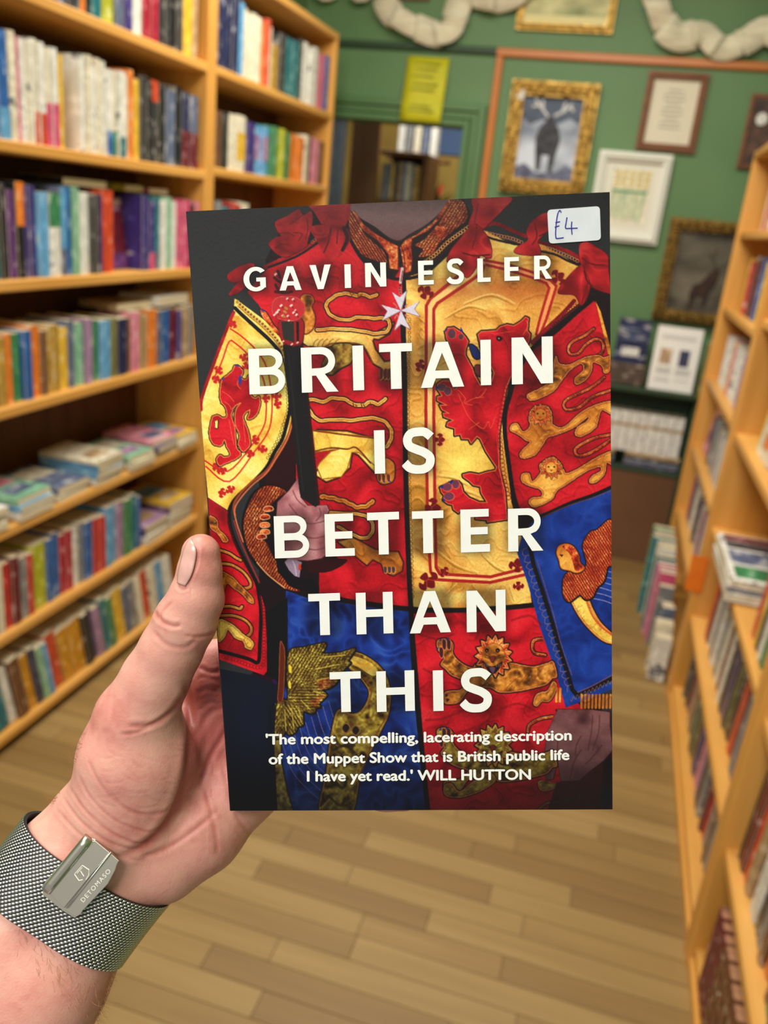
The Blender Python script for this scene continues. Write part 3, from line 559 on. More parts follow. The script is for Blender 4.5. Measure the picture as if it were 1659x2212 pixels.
for k in range(40):
    a=rnd.random()*6.28; e=rnd.uniform(.2,1.3); l=rnd.uniform(.1,.24); d_=np.array([math.cos(a)*math.cos(e),math.sin(a)*math.cos(e),math.sin(e)]); s_=np.array([-math.sin(a),math.cos(a),0])*.022; o_=np.array([0,0,.1])
    m_=o_+d_*l*.6; MB().add([o_,m_+s_,o_+d_*l,m_-s_+np.array([0,0,.004]),m_-np.array([0,0,.006])],[(0,1,4),(1,2,4),(2,3,4),(3,0,4),(0,3,2,1)]).build('leaf',Mlf if k%6 else Mrd,r)
# ---------------------------------------------------------------- cover print
AX0,AY0,AX1,AY1=392,405,1334,1762
AS=1.0
AW=int((AX1-AX0)*AS); AH=int((AY1-AY0)*AS)
TO={1:(400,410),2:(700,410),3:(930,410),4:(400,900),5:(700,900),6:(930,900),7:(470,1220),8:(930,1220),0:(0,0)}
def TP(t,s):
    a=np.array([float(v) for v in s.replace(',',' ').split()]).reshape(-1,2)
    return a if t==0 else a/3.998+np.array(TO[t],float)
rs=np.random.RandomState(7)
def noise(cell,seed,ax=1.0):
    r=np.random.RandomState(seed)
    gx=int(AW/(cell*AS))+4; gy=int(AH/(cell*ax*AS))+4
    g=r.rand(gy,gx)
    x=np.arange(AW)/(cell*AS); y=np.arange(AH)/(cell*ax*AS)
    xi=x.astype(int); yi=y.astype(int); fx=x-xi; fy=y-yi
    fx=fx*fx*(3-2*fx); fy=(fy*fy*(3-2*fy))[:,None]
    a=g[yi][:,xi];b=g[yi][:,xi+1];c=g[yi+1][:,xi];d=g[yi+1][:,xi+1]
    return (a*(1-fx)+b*fx)*(1-fy)+(c*(1-fx)+d*fx)*fy
YY,XX=np.mgrid[0:AH,0:AW].astype(np.float32)
XX=XX/AS+AX0; YY=YY/AS+AY0
N1=noise(70,1);N2=noise(28,2);N3=noise(12,3);N4=noise(5,4);N5=noise(2.2,5);N6=noise(40,6,.5);N7=noise(18,7,2.2)
FB=N1*.4+N2*.3+N3*.2+N4*.1
def rid(n): return 1-np.abs(2*n-1)
def warp(n,dx,dy,amt):
    x=np.clip(XX-AX0+dx*amt,0,AW-1.01); y=np.clip(YY-AY0+dy*amt,0,AH-1.01)
    xi=x.astype(int); yi=y.astype(int); fx=x-xi; fy=y-yi
    return (n[yi,xi]*(1-fx)+n[yi,xi+1]*fx)*(1-fy)+(n[yi+1,xi]*(1-fx)+n[yi+1,xi+1]*fx)*fy
D1=noise(60,21);D2=noise(60,22);D3=noise(30,23);D4=noise(30,24)
W1=warp(noise(46,8,.8),D1-.5,D2-.5,70); W2=rid(warp(noise(44,31,.7),D1-.5,D3-.5,80)); W3=rid(warp(noise(20,9),D3-.5,D4-.5,30))
def ramp(v,stops):
    v=np.clip(v,0,1); o=np.zeros(v.shape+(3,),np.float32)
    xs=[s[0] for s in stops]
    for k in range(3): o[...,k]=np.interp(v,xs,[s[1][k] for s in stops])
    return o
def tx(v,st): return ramp(v,st)
c01=lambda v:np.clip(v,0,1)
fold=c01(.52+(W1-.5)*.7-(W2**8)*.24+np.roll(W2,-5,0)**8*.17-(W3**10)*.07+(N4-.5)*.06+(N5-.5)*.05)
TEX={}
TEX['red']=ramp(fold,[(0,(105,6,14)),(.3,(165,12,24)),(.55,(206,20,36)),(.8,(222,30,44)),(1,(236,60,62))])
TEX['dred']=ramp(fold,[(0,(50,4,8)),(.4,(110,8,16)),(.7,(165,16,26)),(1,(200,30,38))])
TEX['gold']=ramp(c01(fold*.9+.08),[(0,(120,78,14)),(.22,(186,122,36)),(.42,(228,160,70)),(.62,(240,190,92)),(.8,(246,214,112)),(1,(252,240,140))])
TEX['ygold']=ramp(c01(fold*.9+.15),[(0,(150,110,20)),(.25,(216,156,50)),(.5,(246,205,84)),(.7,(252,228,116)),(1,(253,246,150))])
TEX['ogold']=ramp(fold,[(0,(110,50,8)),(.3,(176,96,26)),(.55,(220,140,50)),(.8,(240,176,74)),(1,(250,206,110))])
TEX['blue']=ramp(c01(.45+(W1-.5)*.6+(W3-.6)*.5),[(0,(10,18,60)),(.3,(16,34,100)),(.6,(24,54,146)),(1,(60,104,190))])
TEX['bblue']=ramp(c01(.45+(W1-.5)*.5+(W3-.62)*.3),[(0,(12,26,90)),(.4,(20,48,134)),(.75,(30,66,160)),(1,(60,110,200))])
TEX['orn']=ramp(c01(.5+(W3-.6)*.8+(N5-.5)*.5+(N4-.5)*.3),[(0,(90,16,8)),(.3,(160,40,18)),(.55,(212,80,34)),(.8,(234,124,60)),(1,(250,180,110))])
TEX['bow']=ramp(c01(.5+(N2-.5)*.9+(W2-.6)*.6),[(0,(110,10,16)),(.4,(160,20,28)),(.7,(190,26,34)),(1,(214,52,52))])
TEX['skin']=ramp(c01(.5+(N2-.5)*.8+(N3-.5)*.3),[(0,(120,60,66)),(.4,(176,108,114)),(.7,(206,142,144)),(1,(228,172,170))])
TEX['dskin']=ramp(c01(.5+(N2-.5)*.8+(N3-.5)*.3),[(0,(70,34,38)),(.5,(120,72,76)),(1,(150,98,98))])
TEX['neck']=ramp(c01((YY-430)/110+(N3-.5)*.12),[(0,(112,84,82)),(.35,(140,104,106)),(.75,(120,84,86)),(1,(80,50,48))])
TEX['olive']=ramp(c01(.5+(W3-.6)*.9+(N4-.5)*.5),[(0,(40,24,8)),(.3,(96,70,22)),(.55,(140,112,36)),(.8,(180,152,52)),(1,(214,196,84))])
TEX['dlion']=ramp(c01(.5+(W3-.6)*.9+(N4-.5)*.4),[(0,(70,36,10)),(.4,(150,86,24)),(.7,(206,124,40)),(1,(236,170,80))])
IMG=np.zeros((AH,AW,3),np.float32)
IMG[:]=(41,43,46)
def col(c):
    return TEX[c] if isinstance(c,str) else np.array(c,np.float32)
def mask(p):
    """antialiased polygon coverage: (x0,y0,cov)"""
    p=(np.asarray(p)-[AX0,AY0])*AS; S=3
    x0=int(max(0,np.floor(p[:,0].min())-1));x1=int(min(AW,np.ceil(p[:,0].max())+2))
    y0=int(max(0,np.floor(p[:,1].min())-1));y1=int(min(AH,np.ceil(p[:,1].max())+2))
    if x1<=x0 or y1<=y0: return None
    w=(x1-x0)*S;h=(y1-y0)*S
    acc=np.zeros((h,w+1),np.int32)
    q=(p-[x0,y0])*S
    for a,b in zip(q,np.roll(q,-1,0)):
        if a[1]==b[1]: continue
        if a[1]>b[1]: a,b=b,a
        r0=max(0,int(np.ceil(a[1]-.5)));r1=min(h,int(np.ceil(b[1]-.5)))
        if r1<=r0: continue
        r=np.arange(r0,r1); xc=a[0]+(r+.5-a[1])*(b[0]-a[0])/(b[1]-a[1])
        xi=np.clip(np.ceil(xc-.5),0,w).astype(int)
        np.add.at(acc,(r,xi),1)
    m=(np.cumsum(acc,1)[:,:w]&1).astype(np.float32)
    m=m.reshape(y1-y0,S,x1-x0,S).mean((1,3))
    return x0,y0,m
def put(m,c,a=1.0,clip=None):
    if m is None: return
    x0,y0,k=m; h,w=k.shape
    if clip is not None: k=k*clip[y0:y0+h,x0:x0+w]
    k=(k*a)[...,None]; s=IMG[y0:y0+h,x0:x0+w]; cc=col(c)
    if cc.ndim==3: cc=cc[y0:y0+h,x0:x0+w]
    s[:]=s*(1-k)+cc*k
def full(m):
    f=np.zeros((AH,AW),np.float32)
    if m is not None:
        x0,y0,k=m; f[y0:y0+k.shape[0],x0:x0+k.shape[1]]=k
    return f
def smask(p,wd,closed=False):
    p=(np.asarray(p,float)-[AX0,AY0])*AS
    if closed: p=np.vstack([p,p[:1]])
    wd=np.asarray(wd,float)*AS
    if wd.ndim: wd=np.interp(np.linspace(0,1,len(p)),np.linspace(0,1,len(wd)),wd)
    wd=np.broadcast_to(wd,(len(p),))/2
    M=wd.max()+2
    x0=int(max(0,p[:,0].min()-M));x1=int(min(AW,p[:,0].max()+M+1));y0=int(max(0,p[:,1].min()-M));y1=int(min(AH,p[:,1].max()+M+1))
    if x1<=x0 or y1<=y0: return None
    k=np.zeros((y1-y0,x1-x0),np.float32)
    for i in range(len(p)-1):
        a,b=p[i],p[i+1]; r0,r1=wd[i],wd[i+1]
        bx0=int(max(x0,min(a[0],b[0])-M));bx1=int(min(x1,max(a[0],b[0])+M+1));by0=int(max(y0,min(a[1],b[1])-M));by1=int(min(y1,max(a[1],b[1])+M+1))
        if bx1<=bx0 or by1<=by0: continue
        yy,xx=np.mgrid[by0:by1,bx0:bx1]
        d=b-a; L=d@d+1e-9
        t=np.clip(((xx-a[0])*d[0]+(yy-a[1])*d[1])/L,0,1)
        ds=np.hypot(xx-a[0]-t*d[0],yy-a[1]-t*d[1])
        al=np.clip(r0+(r1-r0)*t-ds+.5,0,1)
        s=k[by0-y0:by1-y0,bx0-x0:bx1-x0]; np.maximum(s,al,out=s)
    return x0,y0,k
def ST(t,s,w,c,a=1.,closed=False,sm=True,clip=None):
    p=TP(t,s) if isinstance(s,str) else s
    if sm: p=smo(p,closed)
    put(smask(p,w,closed),c,a,clip); return p
def PG(t,s,c,sm=False,o=None,ow=5,a=1.,clip=None,i=None,iw=1.2,ia=.8):
    p=TP(t,s) if isinstance(s,str) else s
    if sm: p=smo(p)
    if o is not None: put(smask(p,ow,True),o,1.,clip)
    put(mask(p),c,a,clip)
    if i is not None:
        put(smask(p,iw,True),i,ia,clip)
    return p
BK=(22,18,20)
def offs(p,d):
    t=np.roll(p,-1,0)-np.roll(p,1,0); n=np.stack([t[:,1],-t[:,0]],1); n/=np.linalg.norm(n,axis=1)[:,None]+1e-6
    A=np.sum(p[:,0]*np.roll(p[:,1],-1)-p[:,1]*np.roll(p[:,0],-1))
    return p-n*d*(1 if A>0 else -1)
def EMB(t,s,c='ogold',edge=(176,58,26),hl=(250,196,110),ow=6.5,ins=3.0,sm=True,clip=None,jit=.0):
    """embroidered applique: black halo, satin fill, corded edge and an inner stitch line"""
    p=TP(t,s) if isinstance(s,str) else s
    if sm: p=smo(p,True,6)
    if jit: p=p+(rs.rand(*p.shape)-.5)*jit
    put(smask(p,ow,True),BK,1.,clip)
    put(mask(p),c,1.,clip)
    put(smask(p,2.2,True),edge,.9,clip); put(smask(p,.9,True),hl,.7,clip)
    cm=full(mask(p)) if clip is None else clip*full(mask(p))
    A=abs(np.sum(p[:,0]*np.roll(p[:,1],-1)-p[:,1]*np.roll(p[:,0],-1)))/2
    x0,y0=p.min(0);x1,y1=p.max(0)
    if ins:
        for _ in range(int(min(160,(x1-x0)*(y1-y0)/90))):
            x=x0+rs.rand()*(x1-x0); y=y0+rs.rand()*(y1-y0); t_=rs.rand()*.9+.2; l=4+rs.rand()*6
            q=np.array([[x,y],[x+np.cos(t_)*l*.5+1,y-np.sin(t_)*l*.5],[x+np.cos(t_)*l,y-np.sin(t_)*l]])
            put(smask(q,1.0),(120,50,14) if _%3 else (255,226,140),.55,cm)
    if ins: put(smask(offs(p,ins),1.0,True),(110,34,14),.75,full(mask(p)) if clip is None else clip*full(mask(p)))
    return p
def CORD(t,s,w=7,c='ogold',edge=(120,40,14),hl=(252,214,130),closed=False,clip=None,halo=4,wob=0):
    p=smo(TP(t,s) if isinstance(s,str) else s,closed,8)
    if wob:
        tt=np.arange(len(p)); dd=np.gradient(p,axis=0); nn=np.stack([dd[:,1],-dd[:,0]],1); nn/=np.linalg.norm(nn,axis=1)[:,None]+1e-6
        p=p+nn*(np.sin(tt*.9)*wob)[:,None]
    put(smask(p,w+halo,closed),BK,1.,clip); put(smask(p,w,closed),edge,1.,clip); put(smask(p,w-1.6,closed),c,1.,clip)
    put(smask(p,max(.9,w*.16),closed),edge,.75,clip)
    q=p+np.array([-.25,-.3])*w; put(smask(q,.9,closed),hl,.55,clip)
def LOOPS(t,s,r,c,w=1.1,a=.9,clip=None,step=None,squash=1.):
    p=smo(TP(t,s) if isinstance(s,str) else s,False,8)
    L=np.r_[0,np.cumsum(np.hypot(*np.diff(p,axis=0).T))]; step=step or r*1.9
    th=np.linspace(0,2*np.pi,11)
    for l in np.arange(0,L[-1],step):
        x=np.interp(l,L,p[:,0]);y=np.interp(l,L,p[:,1])
        put(smask(np.stack([x+r*np.cos(th)*squash,y+r*np.sin(th)],1),w),c,a,clip)
def FEATH(t,s,ang,c,lines,step=7,ln=11,wd=1.1,seed=1,o=BK,ow=6,spread=.35,light=(236,214,110),fan=None):
    p=TP(t,s) if isinstance(s,str) else s
    p=smo(p,True,4); put(smask(p,ow,True),o); m=mask(p); put(m,c); cl=full(m)
    r=np.random.RandomState(seed); x0,y0=p.min(0);x1,y1=p.max(0)
    j=0
    y=y0
    while y<y1+step:
        x=x0+(j%2)*step*.5
        while x<x1+step:
            a=ang if fan is None else np.arctan2(y-fan[1],x-fan[0])
            a=a+(r.rand()-.5)*spread
            l=ln*(.8+.5*r.rand()); w=step*.55
            d=np.array([np.cos(a),np.sin(a)]); n=np.array([-d[1],d[0]])
            cc=np.array([x,y])
            q=np.array([cc-n*w*.6,cc-n*w+d*l*.5,cc+d*l,cc+n*w+d*l*.5,cc+n*w*.6])
            q=smo(q,False,4)
            put(smask(q,wd),lines,.85,cl); put(smask(np.array([cc,cc+d*l*.7]),.8),light,.5,cl)
            x+=step
        y+=step*.8; j+=1
    return p
# glyphs in a unit box (x right 0..1, y up 0..1): lists of closed loops
def _arc(cx,cy,rx,ry,a0,a1,n=14):
    a=np.radians(np.linspace(a0,a1,n)); return [(cx+rx*np.cos(t),cy+ry*np.sin(t)) for t in a]
def glyph(ch,asp):
    """asp=width/height in px; s=stem in x units, h=bar in y units"""
    S=.235; s=S/asp; h=.18
    if ch=='I': return [[(0,0),(1,0),(1,1),(0,1)]]
    if ch=='T': return [[(.5-s/2,0),(.5+s/2,0),(.5+s/2,1-h),(1,1-h),(1,1),(0,1),(0,1-h),(.5-s/2,1-h)]]
    if ch=='H': return [[(0,0),(s,0),(s,.41),(1-s,.41),(1-s,0),(1,0),(1,1),(1-s,1),(1-s,.59),(s,.59),(s,1),(0,1)]]
    if ch=='E': return [[(0,0),(1,0),(1,h),(s,h),(s,.41),(.93,.41),(.93,.58),(s,.58),(s,1-h),(.97,1-h),(.97,1),(0,1)]]
    if ch=='L': return [[(0,0),(1,0),(1,h),(s,h),(s,1),(0,1)]]
    if ch=='N': return [[(0,0),(s,0),(s,.66),(1-s*1.08,0),(1,0),(1,1),(1-s,1),(1-s,.36),(s*1.08,1),(0,1)]]
    if ch=='A':
        return [[(0,0),(s*1.06,0),(s*1.06+.085,.2),(1-s*1.06-.085,.2),(1-s*1.06,0),(1,0),(.5+s*.56,1),(.5-s*.56,1)],[(.5,.76),(.5-.165,.37),(.5+.165,.37)][::-1]]
    if ch=='V': return [[(.5-s*.5,0),(.5+s*.5,0),(1,1),(1-s*1.1,1),(.5,.27),(s*1.1,1),(0,1)]]
    if ch=='B':
        r=.28; o=[(0,0),(.5,0)]+_arc(.62,.29,.38,.29,-90,62)+_arc(.60,.745,.34,.255,-52,90)+[(0,1)]
        return [o,[(s,.17)]+_arc(.60,.295,.4-s*.62,.125,-90,90,10)+[(s,.42)],[(s,.585)]+_arc(.57,.715,.37-s*.62,.13-.0,-90,90,10)[:]+[(s,.845)]]
    if ch=='R':
        o=[(0,0),(s,0),(s,.37),(.40,.37),(1-s*1.12,0),(1,0),(.64,.40)]+_arc(.56,.69,.37,.31,-50,90)+[(0,1)]
        return [o,[(s,.53)]+_arc(.52,.69,.40-s*.6,.155,-90,90,10)+[(s,.845)]]
    if ch=='S':
        t=.155
        c=[(.90,.80),(.72,.905),(.52,.92),(.28,.89),(.16,.76),(.22,.61),(.45,.525),(.68,.455),(.86,.34),(.84,.18),(.68,.09),(.45,.075),(.22,.12),(.06,.24)]
        c=smo(np.array(c),False,4); d=np.gradient(c,axis=0); d[:,0]*=asp; n=np.stack([-d[:,1],d[:,0]],1); n/=np.linalg.norm(n,axis=1)[:,None]
        w=.098; n[:,0]/=asp
        a=c+n*w;b=c-n*w
        return [[tuple(np.clip(q,[-.02,-.02],[1.02,1.02])) for q in np.vstack([a,b[::-1]])]]
    if ch=='G':
        o=_arc(.54,.5,.54,.51,42,318,26); i=_arc(.54,.5,.54-s,.51-.165,46,300,22)[::-1]
        return [o+[(.97,.13),(.97,.56),(.56,.56),(.56,.40),(.97-s,.40),(.97-s,.2)]+i]
LET=[]
def word(chars):
    for c,x0,y0,x1,y1,sh in chars: LET.append((c,x0,y0,x1,y1,sh))
SK=-.045
word([('G',526,577,575.4,629,0),('A',603.4,575,650.8,627,0),('V',669,572,715,624.5,0),('I',744.5,571,757.8,622,0),('N',788.8,567.5,834,619.5,0),
('E',903.4,563,936.7,614.7,0),('S',965.6,559.5,1001.2,613,0),('L',1031.3,558,1059.6,609,0),('E',1089.5,555.3,1122,606.3,0),('R',1153.7,552,1192.2,602.5,0),
('B',537.5,752.6,615.5,850.6,0),('R',650.8,750,730,847,0),('I',762.2,746.5,785.6,843,0),('T',819.8,742,890.7,840,0),('A',908.6,738.5,1001.8,836.5,0),('I',1038.3,734,1060.6,832,0),('N',1105.4,728,1194.2,829,0),
('I',808.6,929.4,831.4,1023,0),('S',869.5,925,938,1021.5,0),
('B',592.5,1114,667.4,1205,0),('E',702,1109.7,765.5,1201.4,0),('T',793.8,1106.5,862.7,1197.7,0),('T',890.4,1103.6,958.4,1194.8,0),('E',995,1100,1058,1192.6,0),('R',1097.5,1098,1173.4,1190.4,0),
('T',666.8,1282,735.4,1371.8,0),('H',769.5,1279.5,848.8,1369.2,0),('A',884.6,1276.7,973.4,1367,0),('N',1008,1275,1092.3,1364.4,0),
('T',713,1451,780,1538,0),('H',813.5,1449,895.4,1536.7,0),('I',935.5,1448,957.5,1535.8,0),('S',994.5,1445,1062,1537,0)])
def letter_loops(L):
    """loops of photo pixels for a title letter; the book's lines climb to the right and lean a little"""
    c,x0,y0,x1,y1,_=L; w=x1-x0;hh=y1-y0
    out=[]
    for lp in glyph(c,w/hh):
        q=[]
        for u,v in lp:
            lean=-.045*(1-v)*0
            dx=(v-.5)*hh*-.035   # verticals lean with the left edge of the page
            k=(x0+w/2-860)/460.; dx=(v-.5)*hh*(-.042+.042*(k+1)/2*1.0) 
            q.append((x0+u*w+dx, y1-v*hh+ -(u-.5)*w*.035))
        out.append(q)
    return out

# ---- base panels
PG(0,'575,560 620,470 700,452 760,440 870,520 960,500 1080,520 1200,560 1330,560 1330,600 1300,1330 1300,1762 520,1762 560,1500 560,900 570,620',(26,14,18))
PG(7,'595,225 780,290 1180,340 1690,400 1720,900 1740,1400 1820,2160 515,2160 490,1480 530,1100 580,900 565,560','blue')
PG(0,'893,1326 1180,1306 1230,1500 1330,1600 1326,1762 930,1762 912,1560','red')
PG(0,'600,560 640,548 690,520 720,492 760,510 800,560 868,580 872,700 876,1000 886,1312 800,1300 690,1286 690,1230 735,1210 700,1180 640,1060 640,900 620,760 560,660 535,632 560,600','red')
PG(0,'878,600 935,580 1010,497 1040,495 1110,530 1170,528 1253,575 1270,640 1170,720 1100,830 1086,900 1105,1085 1135,1190 1150,1312 890,1318 876,1000','gold')
# seams & dark folds on the chest
for s,w,a in(('870,700 874,800 876,1000 882,1200 888,1320 893,1420 905,1560 925,1760',11,1),):
    ST(0,s,w,(20,16,18),a)
ST(0,'700,1286 760,1300 890,1316 1000,1318 1100,1312 1160,1306',11,(24,12,14))
LOOPS(0,'885,690 882,900 886,1080 892,1290',3.6,(90,52,16),1.1,.9,step=9.5,squash=.75)
# gold panel shading : bright patch and shadow, folds
g=np.exp(-(((XX-1010)/70)**2+((YY-985)/60)**2)); gm=full(mask(TP(0,'878,600 1253,575 1270,640 1100,830 1105,1085 1150,1312 890,1318 876,1000')))
k=(g*.55*gm)[...,None]; IMG[:]=IMG*(1-k)+np.array((255,246,110))*k
k=(np.exp(-(((YY-628)/26)**2))*c01((XX-900)/60)*gm*.45)[...,None]; IMG[:]=IMG*(1-k)+np.array((150,50,16))*k
for s in('945,1195 985,1225 1030,1240','985,1265 960,1290','1040,1200 1075,1230 1120,1245','950,790 1000,760 1050,745','1000,660 1060,640 1110,660','950,1080 990,1060 1050,1080','1010,1275 990,1305','1060,1270 1040,1300','1100,1270 1110,1300','960,690 1010,665 1050,672','945,1030 980,1035 1010,1050','905,960 925,985','1030,830 960,870'):
    ST(0,s,np.interp(np.linspace(0,1,5*(len(s.split())-1)+1),[0,.5,1],[1,4.5,1]),(140,84,14),.55)
    ST(0,' '.join('%g,%g'%(float(q.split(',')[0])+2,float(q.split(',')[1])-5) for q in s.split()),3,(255,240,150),.4)
# double red cord frame
def TWIST(s,w=8):
    p=ST(0,s,w,(150,18,20),sm=False)
    L=np.r_[0,np.cumsum(np.hypot(*np.diff(p,axis=0).T))]
    for l in np.arange(0,L[-1],4):
        x=np.interp(l,L,p[:,0]);y=np.interp(l,L,p[:,1]); put(smask(np.array([[x-w*.36,y+1.8],[x+w*.36,y-1.8]]),1.3),(206,44,36),.8)
F1='1040,540 1030,565 985,600 930,645 921,660 920,900 924,1130 930,1235 940,1252 1060,1258 1140,1240'
F2='1050,560 1040,590 995,622 945,655 937,668 937,900 940,1130 942,1226 950,1240 1060,1246 1140,1226'
ST(0,'1045,550 1034,580 990,612 938,650 929,664 929,900 932,1130 936,1232 946,1247 1060,1252 1140,1233',11,(246,196,120),sm=False)
TWIST(F1,6.5);TWIST(F2,6.5)
F3='1045,562 1100,572 1150,588 1190,606 1202,618 1180,690 1166,725'
F4='1050,572 1100,584 1150,600 1180,612 1186,622 1166,690 1158,722'
ST(0,'1048,568 1100,578 1150,594 1185,609 1195,622 1174,690 1162,722',9,(240,150,90),sm=False)
TWIST(F3,5.5);TWIST(F4,5.5)
# fleur ornaments
def FLEUR(x,y,s=1.,rot=0,c=(112,12,18)):
    ca,sa=np.cos(rot),np.sin(rot)
    for L in([(0,-14),(7,-6),(4,2),(-4,2),(-7,-6)],[(3,0),(12,-8),(17,0),(12,7),(9,1),(3,4)],[(-3,0),(-12,-8),(-17,0),(-12,7),(-9,1),(-3,4)],[(-3,3),(3,3),(6,12),(-6,12)]):
        q=np.array(L,float)*s; q=np.stack([x+q[:,0]*ca-q[:,1]*sa,y+q[:,0]*sa+q[:,1]*ca],1); PG(0,smo(q),c,o=(190,70,40),ow=1.4)
FLEUR(920,632,1.1,.5);FLEUR(908,790,.8,-1.2);FLEUR(935,1098,1.3,1.57);FLEUR(950,950,.8,1.57);FLEUR(925,1255,1.4,2.4);FLEUR(1118,1222,1.1,0);FLEUR(960,1236,.7,-1);FLEUR(1206,600,1.1,.9);FLEUR(1120,1266,.7,3.1)
# ---- big red lion on the gold panel
BL=EMB(3,'410,1250 440,1225 510,1220 570,1215 600,1185 660,1165 720,1175 780,1140 820,1100 845,1110 840,1170 835,1220 860,1245 850,1310 760,1500 690,1620 650,1720 620,1900 590,2100 590,2400 640,2600 660,2845 490,2870 490,2850 390,2840 400,2810 300,2760 260,2760 240,2790 200,2760 190,2720 150,2710 110,2680 120,2640 95,2610 85,2570 130,2550 190,2520 240,2520 265,2550 280,2610 330,2660 420,2700 490,2700 440,2620 430,2560 370,2550 340,2520 285,2480 280,2460 340,2445 420,2460 480,2440 560,2425 570,2395 480,2260 430,2150 400,2130 350,2190 330,2150 270,2150 260,2110 210,2120 210,2060 140,2040 150,2010 200,1990 115,1960 110,1930 160,1930 100,1900 80,1860 140,1860 60,1820 60,1790 100,1780 60,1720 60,1680 100,1650 180,1650 240,1690 170,1500 170,1330 140,1290 130,1230 150,1195 200,1190 240,1215 265,1230 300,1270 325,1310 300,1380 300,1430 360,1540 380,1600 430,1690 530,1650 550,1580 500,1480 440,1380 420,1290','red',edge=(214,90,50),hl=(240,120,70),ow=8,ins=0,sm=False)
for s in('240,1730 300,1800 290,1840 360,1860','240,1760 280,1860 330,1960 400,2030 460,2060 500,2000 520,2060 560,1960','300,1840 380,1800 460,1790','330,2070 420,2010','480,1720 440,1780 380,1800'):
    ST(3,s,1.4,(232,96,56),.8)
for x,y,a,b in((185,1245,26,34),(265,1270,16,20),(100,1710,30,26),(150,1740,24,30),(212,1700,12,20)):
    th=np.linspace(0,2*np.pi,14)[:-1]; q=np.stack([x+a*1.3*np.cos(th),y+b*1.2*np.sin(th)],1)/3.998+TO[3]; PG(0,q,(88,50,66),o=(200,80,50),ow=2.5)
for x,y,a,b in((145,610,40,34),(220,585,30,38),(160,690,44,34)):
    th=np.linspace(0,2*np.pi,14)[:-1]; q=np.stack([x+a*np.cos(th),y+b*np.sin(th)],1)/3.998+TO[6]; PG(0,q,(110,50,76),o=(214,90,60),ow=3)
for s in('340,1340 390,1360 430,1430 410,1460 370,1440','390,1520 440,1530 430,1610 390,1580'): PG(3,s,(24,34,96) if '1340' in s else (110,40,40),True,BK,5)
for s in('105,1225 150,1200 140,1225','260,1230 262,1185 285,1225','40,1730 75,1680 70,1720'): PG(3,s,(20,40,120))
for s in('70,605 110,595 110,625','155,560 200,558 180,590','100,700 130,720 115,745'): PG(6,s,(20,40,120))
PG(3,'570,1270 600,1265 625,1290 600,1310 575,1300',(24,10,10),True); PG(3,'585,1280 598,1280 598,1292 588,1292',(190,150,130))
ST(3,'430,1240 500,1235 560,1245 620,1235 720,1220',1.2,(226,90,60),.7); ST(3,'800,1250 840,1180 830,1130',1.6,(230,110,70),.8)
# ---- gold leopards on the left red panel
def TAIL(t,s,w=8): CORD(t,s,w,'gold',wob=.5)
PG(2,'-30,1215 100,1195 300,1215 440,1240 520,1200 600,1150 560,1240 470,1290 410,1280 440,1380 520,1490 580,1480 600,1560 560,1640 490,1630 500,1540 430,1500 400,1450 340,1340 200,1320 60,1350 -60,1360 -170,1330 -180,1240','gold',False,BK,7,i=(150,80,20),iw=2)
PG(1,'1040,1240 1110,1190 1400,1200 1659,1220 1620,1300 1500,1330 1300,1340 1060,1350 1020,1320','gold',False)
for x in (1100,1140,1180,1230,1280): ST(1,'%d,1360 %d,1310 %d,1290'%(x,x+20,x+50),1.6,(90,50,14),.8)
ST(2,'-20,1370 60,1330 200,1320 330,1345 400,1450 415,1500',3,(120,60,14)); ST(2,'-20,1205 100,1190 300,1212 440,1240',3,(120,50,14)); 
TAIL(2,'455,905 400,925 330,900 280,915 200,895 110,910 30,970 20,1020 70,1090 190,1125 300,1100 420,1110 530,1110 565,1150 545,1220 440,1240 300,1215 100,1200 -60,1210')
for s in('330,900 300,925 290,905','270,880 240,910 225,890'): ST(2,s,2,(110,40,12))
PG(2,'70,1350 240,1340 240,1480 150,1540 60,1600 -20,1560 0,1480','olive',True,BK,5,a=.9)
for x in(495,530,560): PG(2,'%d,1560 %d,1550 %d,1620 %d,1640'%(x-12,x+16,x+14,x-10),(96,34,30),True,(220,140,60),2)
PG(1,'1000,930 1080,910 1110,960 1090,1010 1120,1100 1100,1200 1030,1240 1000,1120','dlion',True,BK,5,i=(200,80,30),iw=2)
PG(1,'650,1040 700,1060 760,1160 820,1240 760,1230 700,1140 670,1100','orn',True,BK,4); PG(1,'660,1040 690,1035 680,1060',(30,50,140))
# second leopard
PG(5,'-60,120 200,130 420,190 440,480 400,440 300,330 240,300 220,440 130,520 20,560 -80,500 0,400 120,300 60,270 -120,300 -130,160','ygold',False,BK,7,i=(150,70,20),iw=2)
PG(4,'1100,115 1360,150 1659,180 1659,440 1500,310 1440,310 1400,450 1350,520 1180,540 1140,440 1160,400 1260,300 1330,280 1120,310','ygold',False,i=(140,70,20),iw=2.5)
ST(4,'1120,300 1200,280 1280,270 1400,280 1480,270 1600,400',3.5,(110,50,14)); ST(4,'1100,120 1360,155 1659,190',3,(120,50,14))
PG(5,'530,360 600,400 610,480 590,560 500,580 460,530 470,480 530,450','ogold',True,BK,5,i=(150,60,20))
for x in(480,515,558): PG(5,'%d,500 %d,510 %d,560 %d,550'%(x-12,x+14,x+10,x-10),(100,40,34),True,(230,150,70),2)
for s in('465,545 480,560 485,575','505,560 525,575 530,560','550,560 575,555 580,570'): PG(5,s,(24,50,130))
TAIL(2,'530,1805 470,1850 400,1830 340,1860 250,1850 180,1810 60,1800 0,1830 -120,1810 -150,1850 -110,1930 -40,1990 100,1985 250,1990 400,1970 520,2000 580,2080 575,2160 540,2220',8.5)
for x in(250,320,400): ST(2,'%d,1840 %d,1880 %d,1880 %d,1855'%(x,x+10,x+34,x+20),2.2,(100,40,14))
